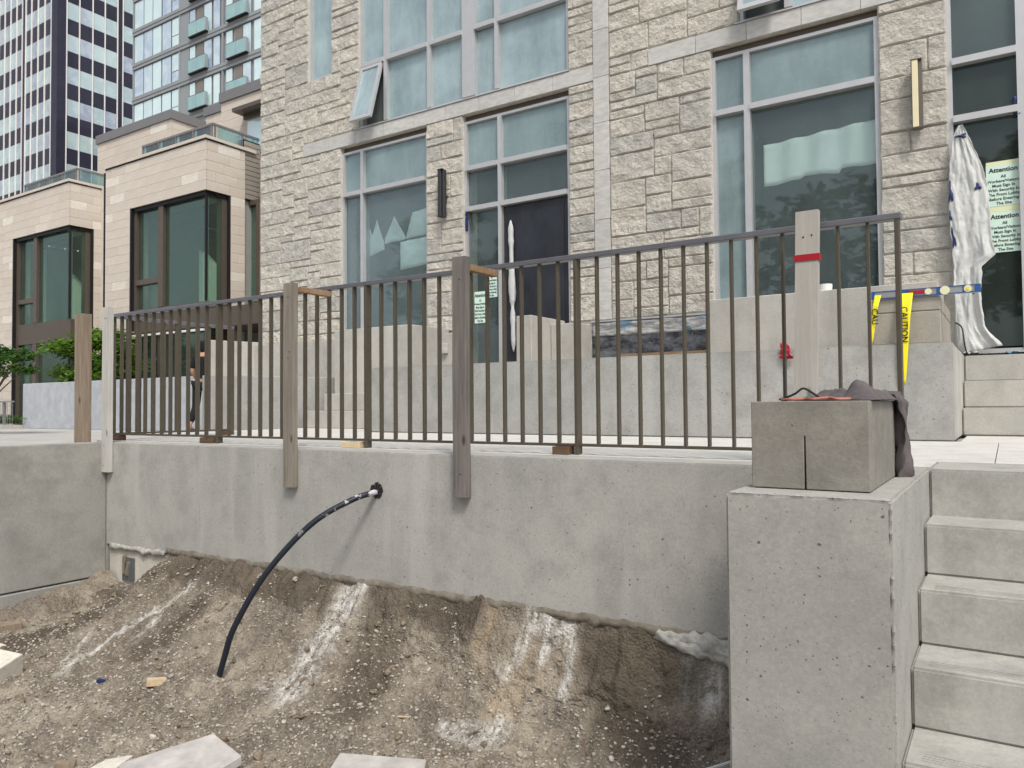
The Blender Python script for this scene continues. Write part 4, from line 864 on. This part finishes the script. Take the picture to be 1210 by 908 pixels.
def tree(loc, cen, rad, n, size, label, mat, trunks, seed, clump=22, group=None, tr=.035):
    r = random.Random(seed); e = empty('tree', loc, label, 'tree', group); m_ = MB(); cs = leaves(m_, n, cen, rad, size, r, clump=clump); m_.build('crown', mat, e)
    tm = MB(); c = Vector(cen)
    for k in range(trunks):
        a = 6.283*k/trunks; p0 = Vector(loc)+Vector((.06*math.cos(a), .06*math.sin(a), 0)) if trunks > 1 else Vector(loc); fork = p0.lerp(c, .55)+Vector((.2*rad[0]*math.cos(a), .2*rad[1]*math.sin(a), -.1)); tm.tube([p0, p0.lerp(fork, .5)+Vector((.03, .02, 0)), fork], [tr, tr*.8, tr*.6], 7)
        for q in cs[k::trunks]: tm.tube([fork, fork.lerp(Vector(q[:3]), .55)+Vector((0, 0, .05)), q[:3]], [tr*.5, tr*.3, tr*.12], 5)
    tm.build('trunk', M['bark'], e)
tree((-19.0, 10.45, -.2), (-19.5, 10.42, 1.50), (1.85, .48, .80), 7500, .15, 'bushy light green tree rising behind the blue-grey garden wall', M['leaf'], 4, 5, 44)
tree((-17.9, 7.3, -.2), (-16.95, 7.15, 1.20), (.95, .6, .42), 2600, .10, 'small dark green tree cut by the left edge', M['leaf_dark'], 1, 8, 16)
m = MB(); r_ = random.Random(3); leaves(m, 3500, (-24.2, 9.95, -.02), (2.8, .25, .16), .08, r_, clump=60); props(m.build('hedge', M['leaf_dark']), 'low clipped hedge behind the wire fence at far left', 'hedge')
props(MB().box(-26, -20.9, 9.3, 9.5, -.219, -.12).build('low_kerb', M['conc_pale']), 'low pale concrete kerb in front of the wire fence', 'kerb')

# ================================================================ townhouses
tile_cache = {}
def tile(parent, axis, a0, a1, z0, z1, plane):
    """tile 30 mm proud; axis x: face toward -y at y=plane, axis y: face toward +x at x=plane"""
    key = (axis, round(a1-a0, 3), round(z1-z0, 3))
    if key not in tile_cache:
        w, h = a1-a0, z1-z0; g = .002
        b = (g, w-g, -.03, 0, g, h-g) if axis == 'x' else (0, .03, g, w-g, g, h-g)
        me_ = MB().box(*b).build('tile', M['tile'], None, bevel=.003).data; bpy.data.objects.remove([o_ for o_ in bpy.data.objects if o_.data == me_][0]); tile_cache[key] = me_
    o_ = bpy.data.objects.new('tile', tile_cache[key]); col.objects.link(o_); o_.parent = parent
    o_.location = (Vector((a0, plane, z0)) if axis == 'x' else Vector((plane, a0, z0)))-worldloc(parent)
def tile_wall(parent, axis, a0, a1, z0, z1, plane, holes=(), tw_=.62, th=.225):
    nz_ = max(1, round((z1-z0)/th)); h = (z1-z0)/nz_
    for j in range(nz_):
        za, zb = z0+j*h, z0+(j+1)*h; off = (j*.37 % 1)*tw_; a = a0; nxt = a0+(off if off > .12 else tw_)
        while a < a1-.01:
            b = min(nxt, a1); b = a1 if a1-b < .1 else b
            tile(parent, axis, a, b, za, zb, plane); a = b; nxt = b+tw_
def townhouse(x0, x1, wx0, label, ml, seed):
    T = empty('townhouse', ((x0+x1)/2, 11, -.2), label, 'house', 'limestone townhouses with corner bay windows')
    yb, ys, ye = 11.0, 11.70, 12.1; zt = 6.56; zw = 5.38
    m = MB(); m.box(x0, wx0, 11.03, 11.5, -.2, zt); m.box(wx0, x1-.03, 11.03, 11.5, zw+.02, zt); m.box(x1-.5, x1-.03, 11.5, ye, zw+.02, zt); m.box(x1-.5, x1-.03, ys+.02, ye, -.2, zw+.02); m.box(x0, x1-.5, 11.5, 12.0, zw+.05, zt-.001)
    m.build('wall', M['tile_joint'], T)
    tile_wall(T, 'x', x0, wx0, -.1, zw, 11.03); tile_wall(T, 'x', x0, x1, zw, zt, 11.03); tile_wall(T, 'y', 11.035, ye, zw, zt, x1-.03); tile_wall(T, 'y', ys, ye, -.1, zw, x1-.03)
    MB().box(x0, x1+.04, 10.96, 11.5, zt+.03, zt+.10).box(x1-.5, x1+.04, 11.5, ye+.3, zt+.03, zt+.10).build('coping', M['tile'], T); MB().box(x0, x1+.015, 10.985, 11.5, zt, zt+.03).build('shadow_joint', M['black'], T)
    # window reveal and frame
    fr = MB(); fr.box(wx0, wx0+.05, 11.0, 11.3, -.1, zw).box(wx0+.05, x1-.08, 11.06, 11.3, zw-.09, zw).box(x1-.30, x1-.06, 11.3, ys, zw-.09, zw).box(x1-.30, x1-.02, ys-.06, ys, -.1, zw)
    W = fr.build('corner_window', M['black'], T)
    MB().box(wx0+.05, wx0+.15, 11.09, 11.28, -.1, zw-.09).build('bronze_frame', M['bronze'], W); MB().box(x1-.28, x1-.08, ys-.20, ys-.06, -.1, zw-.09).build('bronze_frame', M['bronze'], W)
    def bandz(z0, z1): MB().box(wx0+.15, ml[0], 11.09, 11.26, z0, z1).build('spandrel_panel', M['bronze_panel'], W, bevel=.004); MB().box(ml[0]+.01, x1-.06, 11.09, 11.26, z0, z1).build('spandrel_panel', M['bronze_panel'], W, bevel=.004); MB().box(x1-.25, x1-.06, 11.27, ys-.2, z0, z1).build('spandrel_panel', M['bronze_panel'], W, bevel=.004)
    bandz(2.18, 2.78)
    MB().box(ml[0]-.03, ml[0]+.17, 11.08, 11.27, -.1, 2.175).build('mullion', M['bronze'], W); MB().box(ml[0]-.03, ml[0]+.17, 11.08, 11.27, 2.785, zw-.09).build('mullion', M['bronze'], W)
    MB().box(wx0+.15, ml[0]-.03, 11.085, 11.26, 3.40, 3.53).build('transom', M['bronze'], W)
    for a, b in ((2.785, zw-.09), (-.1, 2.175)):
        MB().box(x1-.115, x1-.065, 11.055, 11.105, a, b).build('corner_post', M['black'], W)
        MB().box(ml[0]+.17, x1-.115, 11.16, 11.17, a, b).build('glass_pane', M['glass_bay'], W); MB().box(x1-.10, x1-.09, 11.105, ys-.2, a, b).build('glass_pane', M['glass_bay'], W)
        MB().box(wx0+.15, ml[0]-.03, 11.16, 11.17, a, b).build('glass_pane', M['glass_bay'], W)
    # room
    m = MB(); X0, X1, Y1 = wx0-.3, x1-.02, 15.5
    MB().box(X0, X1-.3, 11.3, Y1, 2.2, 2.75).build('floor_slab', M['interior'], T); MB().box(X0-.1, X0, 11.3, Y1, -.2, zw).build('room_wall', M['interior'], T); MB().box(X0, x1+3, Y1, Y1+.1, -.2, 8).build('room_wall', M['interior'], T)
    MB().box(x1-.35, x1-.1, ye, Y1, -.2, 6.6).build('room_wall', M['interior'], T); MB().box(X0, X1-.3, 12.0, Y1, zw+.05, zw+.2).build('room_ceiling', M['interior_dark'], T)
    # added white panels, sloping tops shaped as sun patches on the walls
    MB().prism([(ml[0]+.15, 12.1, 2.75), (x1-.6, 12.1, 2.75), (x1-.6, 12.1, 3.35), (ml[0]+.15, 12.1, 4.35)], (0, .1, 0)).build('sun_patch_panel', M['white_fin'], T)
    MB().prism([(ml[0]+.9, 11.7, 2.75), (x1-.3, 11.7, 2.75), (x1-.3, 11.7, 3.5), (ml[0]+.9, 11.7, 4.15)], (0, .1, 0)).build('sun_patch_panel', M['white_fin'], T)
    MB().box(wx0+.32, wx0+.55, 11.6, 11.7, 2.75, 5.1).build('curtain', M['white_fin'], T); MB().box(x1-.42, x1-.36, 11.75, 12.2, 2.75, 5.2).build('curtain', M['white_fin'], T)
    # roof terrace balustrade
    zr = 7.06; B = MB().box(wx0+.1, x1-.10, 11.25, 11.30, zr-.05, zr).box(x1-.15, x1-.10, 11.30, 14.5, zr-.05, zr).build('balustrade', M['coping'], T)
    px = [wx0+.12+(x1-.16-wx0-.12)*k/4 for k in range(5)]
    for k, x in enumerate(px): MB().box(x-.02, x+.02, 11.255, 11.295, zt+.10, zr-.05).build('post', M['coping'], B)
    for a, b in zip(px, px[1:]): MB().box(a+.06, b-.06, 11.27, 11.28, zt+.12, zr-.06).build('glass_pane', M['glass_rail'], B)
    for k in range(4):
        MB().box(x1-.145, x1-.105, 11.32+k*.78, 11.36+k*.78, zt+.10, zr-.05).build('post', M['coping'], B); MB().box(x1-.13, x1-.12, 11.40+k*.78, 12.06+k*.78, zt+.12, zr-.06).build('glass_pane', M['glass_rail'], B)
    return T
T2 = townhouse(-19.86, -15.6, -18.72, 'buff limestone townhouse next to the stone building, with corner bay window', (-17.58,), 1)
T1 = townhouse(-26.0, -21.7, -24.9, 'leftmost buff limestone townhouse, its corner bay window partly behind the tree', (-23.80,), 2)
# connecting wall between the bays, set back
box('party_wall', M['tile'], (-21.75, -19.87, 11.9, 12.3, -.2, 6.6), T1); MB().box(-19.93, -19.88, 10.99, 11.03, -.1, 6.5).build('downpipe', M['black'], T2)
MB().box(-26.5, -15.7, 12.11, 15, 6.4, 6.5).build('roof_deck', M['coping'], T1)
# upper storeys
def upper(T, x0, x1, y0, y1, z0, z1, side=True):
    MB().box(x0, x1-.03, y0+.03, y1, z0, z1).build('upper_wall', M['tile_joint'], T); tile_wall(T, 'x', x0, x1, z0, z1, y0+.03, tw_=.8, th=.27)
    if side: tile_wall(T, 'y', y0+.035, y1, z0, z1, x1-.03, tw_=.8, th=.27)
    MB().box(x0-.03, x1+.05, y0-.05, y1+.05, z1, z1+.26).build('upper_coping', M['coping'], T)
upper(T1, -23.95, -20.05, 13.0, 14.1, 6.5, 8.62); upper(T1, -20.04, -17.3, 14.11, 14.6, 7.6, 9.02, False); upper(T2, -17.23, -12.0, 12.6, 15.0, 6.5, 8.30, False)
wu = MB().box(-16.2, -14.3, 12.50, 12.56, 7.62, 7.72).box(-16.2, -14.3, 12.57, 12.60, 6.6, 6.7).build('roof_terrace_window', M['bronze'], T2); MB().box(-16.15, -14.3, 12.59, 12.60, 6.7, 7.62).build('glass_pane', M['condo_glass'], wu); MB().box(-15.55, -15.49, 12.56, 12.589, 6.7, 7.62).build('mullion', M['bronze'], wu)
MB().box(-16.25, -14.3, 12.2, 12.56, 7.725, 7.82).build('window_hood', M['bronze'], T2)
# siding return, narrow window and canopy at the junction
for k in range(12): MB().box(-15.66, -15.62, 12.105, 14.0, 5.42+k*.12, 5.53+k*.12).build('siding_board', M['siding'], T2, bevel=.006)
MB().box(-15.9, -15.665, 12.11, 14.0, 5.40, 6.9).build('siding_backing', M['black'], T2)
nw = MB().box(-15.95, -15.82, 12.28, 12.42, 2.6, 5.40).box(-15.42, -15.30, 12.28, 12.42, 2.6, 5.40).box(-15.82, -15.42, 12.28, 12.42, 5.28, 5.40).build('side_window', M['bronze'], T2)
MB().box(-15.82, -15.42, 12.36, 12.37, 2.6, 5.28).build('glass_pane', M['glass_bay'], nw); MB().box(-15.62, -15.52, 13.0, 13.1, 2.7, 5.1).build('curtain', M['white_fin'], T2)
MB().box(-15.30, -13.2, 12.3, 12.6, 2.6, 6.5).build('upper_wall', M['siding'], T2)
MB().box(-15.55, -10.2, 11.05, 13.5, 2.12, 2.58).build('canopy', M['bronze_panel'], T2, bevel=.01); MB().box(-15.55, -10.2, 13.0, 13.2, -.2, 2.12).build('dark_recess', M['black'], T2)
MB().box(-18.6, -15.7, 11.0, 11.05, 2.08, 2.13).build('sunlit_ledge', M['white_fin'], T2)

# ================================================================ condominium
CB = empty('condominium', (-50, 37, -1), 'grey glass condominium tower with aqua balconies above the townhouses', 'building')
ZF = [23.99+2.97*k for k in range(5)]   # top of slab bands
MB().box(-62.6, -30, 37.12, 60, -1.7, 40).build('wall', M['condo_grey'], CB)
P5 = [(-62.41, -61.15), (-61.02, -59.84), (-59.72, -58.57), (-58.39, -57.21), (-57.03, -55.99)]
R1 = [(-54.63, -53.96), (-52.76, -51.85), (-51.58, -50.84)]; R2 = [(-50.02, -49.30), (-48.0, -47.12), (-46.73, -45.7), (-44.9, -43.9)]
for k, z in enumerate(ZF):
    MB().box(-62.62, -30, 36.93, 37.12, z-.55, z).build('slab_band', M['condo_grey'], CB); MB().box(-62.62, -30, 36.90, 36.93, z-.30, z-.26).build('slab_edge', M['coping'], CB)
    z0, z1 = z+.04, z+2.97-.59
    for a, b in P5+R1+R2:
        fr = MB().box(a-.05, b+.05, 37.06, 37.10, z0, z1).build('window', M['coping'], CB)
        if (a, b) == P5[4]:
            MB().box(a, b, 37.03, 37.055, z0+.05, z0+.85).build('glass_pane', M['condo_glass'], fr); MB().box(a, b, 37.03, 37.055, z0+.92, z1-.05).build('glass_pane', M['condo_glass'], fr)
        else: MB().box(a, b, 37.03, 37.055, z0+.05, z1-.05).build('glass_pane', M['condo_glass'], fr)
    MB().box(-55.9, -54.72, 37.02, 37.11, z0, z1).build('grey_panel', M['condo_grey'], CB)
    for a, b in ((-53.74, -52.87), (-49.0, -48.1)): MB().box(a, b, 37.05, 37.11, z0, z1-.1).build('balcony_door', M['condo_door'], CB)
    for a, b in ((-54.3, -52.15), (-49.55, -47.25)):
        B = MB().box(a-.04, b+.04, 36.66, 36.9, z-.06, z+.02).build('balcony', M['black'], CB); c = (a+b)/2
        MB().box(a, c-.02, 36.65, 36.68, z+.04, z+1.08).build('glass_pane', M['aqua'], B); MB().box(c+.02, b, 36.65, 36.68, z+.04, z+1.08).build('glass_pane', M['aqua'], B)
        MB().box(a, b, 36.64, 36.70, z+1.09, z+1.12).build('rail', M['coping'], B); MB().box(b+.01, b+.04, 36.69, 36.9, z+.04, z+1.08).build('side_rail', M['condo_grey'], B)
for x in (-62.55, -55.95, -50.42): MB().box(x-.08, x+.08, 36.96, 37.06, 23, 40).build('pier', M['condo_grey'], CB)

# ================================================================ black and white tower
TB = empty('office_tower', (-86, 42, -1), 'tall office tower of dark panels, pale glass and white fins at the upper left', 'building')
XR = -85.45
MB().box(-110, XR-.05, 42.05, 75, -1.7, 60).build('wall', M['black'], TB)
FH, S0 = 3.58, 19.9; rows = range(9)
LC = [-86.65-1.50*k for k in range(4)]; xcols = [(-88.02, -86.72), (-89.5, -88.12), (-90.98, -89.6), (-92.3, -91.08)]+[(-94.5-1.42*k+.08, -93.15-1.42*k-.02) for k in range(5)]
ycols = [(42.95, 44.2), (44.3, 45.66), (45.76, 47.05), (47.15, 48.5), (49.25, 50.5), (50.6, 52)]
for k in rows:
    z = S0+FH*k
    for a, b in xcols: MB().box(a, b, 41.99, 42.05, z, z+1.72).build('dark_panel', M['tower_black'], TB); MB().box(a, b, 42.0, 42.05, z+1.73, z+FH-.01).build('glass_pane', M['tower_glass'], TB)
    for a, b in ycols: MB().box(XR-.05, XR+.01, a, b, z, z+1.72).build('dark_panel', M['tower_black'], TB); MB().box(XR-.05, XR, a, b, z+1.73, z+FH-.01).build('glass_pane', M['tower_glass'], TB)
for x in [-86.68, -88.07, -89.55, -91.03, -92.33, -93.12]+[-94.46-1.42*k for k in range(5)]: MB().box(x-.045, x+.045, 41.85, 41.985, -1, 55).build('fin', M['white_fin'], TB)
for y in [42.88, 44.25, 45.71, 47.10, 48.56, 49.2, 50.55]: MB().box(XR+.02, XR+.16, y-.045, y+.045, -1, 55).build('fin', M['white_fin'], TB)
MB().box(-92.95, -92.5, 41.9, 42.04, -1, 55).build('dark_pier', M['tower_black'], TB); MB().box(XR-.04, XR+.06, 48.62, 49.14, -1, 55).build('dark_pier', M['tower_black'], TB)
MB().box(-86.6, XR+.06, 41.9, 42.83, -1, 55).build('corner_pier', M['tower_black'], TB)

# ================================================================ walking person beyond the railing
def person():
    L = Vector((-12.62, 8.85, -.21)); e = empty('person', L, 'person in black T-shirt and trousers walking behind the railing, hands held in front', 'person')
    # local frame: f = walking direction (toward -x), s = side
    f = Vector((-.35, .93, 0)).normalized(); s_ = Vector((f.y, -f.x, 0)); U_ = Vector((0, 0, 1))
    P = lambda a, b, c: tuple(f*a+s_*b+U_*c)
    def skin(name, V_, E_, R_, mat, sub=2, parent=e):
        me_ = bpy.data.meshes.new(name); me_.from_pydata([P(*v) for v in V_], E_, []); o_ = bpy.data.objects.new(name, me_); col.objects.link(o_); o_.parent = parent
        md = o_.modifiers.new('skin', 'SKIN'); md.use_smooth_shade = True
        for k, r in enumerate(R_): me_.skin_vertices[0].data[k].radius = r if isinstance(r, tuple) else (r, r)
        me_.skin_vertices[0].data[0].use_root = True; o_.modifiers.new('sub', 'SUBSURF').levels = sub; o_.modifiers['sub'].render_levels = sub; me_.materials.append(mat); return o_
    V_ = [(0,0,.95),(.0,0,1.12),(.02,0,1.30),(.03,0,1.43),(.05,0,1.52),(.07,0,1.62),(.07,0,1.72),
          (.02,.17,1.42),(.0,.22,1.16),(.16,.20,.98),(.25,.15,1.02),  (.02,-.17,1.42),(.0,-.22,1.16),(.16,-.20,.98),(.25,-.14,1.0),
          (.02,.10,.90),(.18,.10,.52),(.10,.10,.10),(.26,.10,.04), (-.02,-.10,.90),(-.06,-.10,.50),(-.26,-.10,.14),(-.12,-.10,.06)]
    E_ = [(0,1),(1,2),(2,3),(3,4),(4,5),(5,6),(3,7),(7,8),(8,9),(9,10),(3,11),(11,12),(12,13),(13,14),(0,15),(15,16),(16,17),(17,18),(0,19),(19,20),(20,21),(21,22)]
    R_ = [(.13,.10),(.13,.095),(.15,.10),(.12,.08),.05,.085,.085,.06,.045,.036,.03,.06,.045,.036,.03,.085,.055,.038,.035,.085,.055,.038,.035]
    skin('body', V_, E_, R_, M['skin'])
    skin('t_shirt', [(0,0,.92),(.0,0,1.12),(.02,0,1.30),(.03,0,1.43),(.02,.17,1.42),(.0,.215,1.20),(.02,-.17,1.42),(.0,-.215,1.20)], [(0,1),(1,2),(2,3),(3,4),(4,5),(3,6),(6,7)], [(.155,.12),(.15,.115),(.17,.12),(.12,.09),.08,.065,.08,.065], M['black_cloth'])
    skin('trousers', [(0,0,.97),(.02,.10,.90),(.18,.10,.52),(.12,.10,.17),(-.02,-.10,.90),(-.06,-.10,.50),(-.23,-.10,.20)], [(0,1),(1,2),(2,3),(0,4),(4,5),(5,6)], [(.15,.115),.10,.072,.058,.10,.072,.058], M['black_cloth'])
    skin('hair', [(.02,0,1.50),(.035,0,1.60),(.045,0,1.68),(.06,0,1.74)], [(0,1),(1,2),(2,3)], [.06,.095,.105,.09], M['black_cloth'])
    for a, b, h in ((.16, .10, .045), (-.20, -.10, .06)): skin('shoe', [(a-.06,b,h+.01),(a+.06,b,h),(a+.17,b,h-.01)], [(0,1),(1,2)], [.045,.045,.035], M['navy'])
    for sd in (1, -1):
        for k in range(5):
            o0 = (.24, sd*.15+(k-2)*.016, 1.02-.0); tip = (.24+.075-.01*abs(k-2), sd*.13+(k-2)*.018, .985) if k else (.25, sd*.11, 1.04)
            skin('finger', [o0, tuple((a+b)/2+(.008 if i == 2 else 0) for i, (a, b) in enumerate(zip(o0, tip))), tip], [(0,1),(1,2)], [.009,.008,.007], M['skin'], 1)
person()

# street trees across the road, seen mirrored in the lower window panes
for k, (x, h_, sd) in enumerate([(-24, 12, 1), (-17.5, 10.5, 2), (-11.0, 11.5, 3), (-5.0, 9.5, 4), (2.0, 11, 5)]):
    tree((x, -15, -1.74), (x, -15, h_*.55), (3.3, 2.6, h_*.34), 2600, .62, ['tallest dark street tree mirrored in the lower left window', 'street tree mirrored left of the entrance', 'broad street tree mirrored in the entrance transoms', 'lower street tree mirrored between the windows', 'street tree mirrored in the large right window'][k], M['leaf_dark'], 1, 70+sd, 26, 'street trees mirrored in the windows', tr=.16)
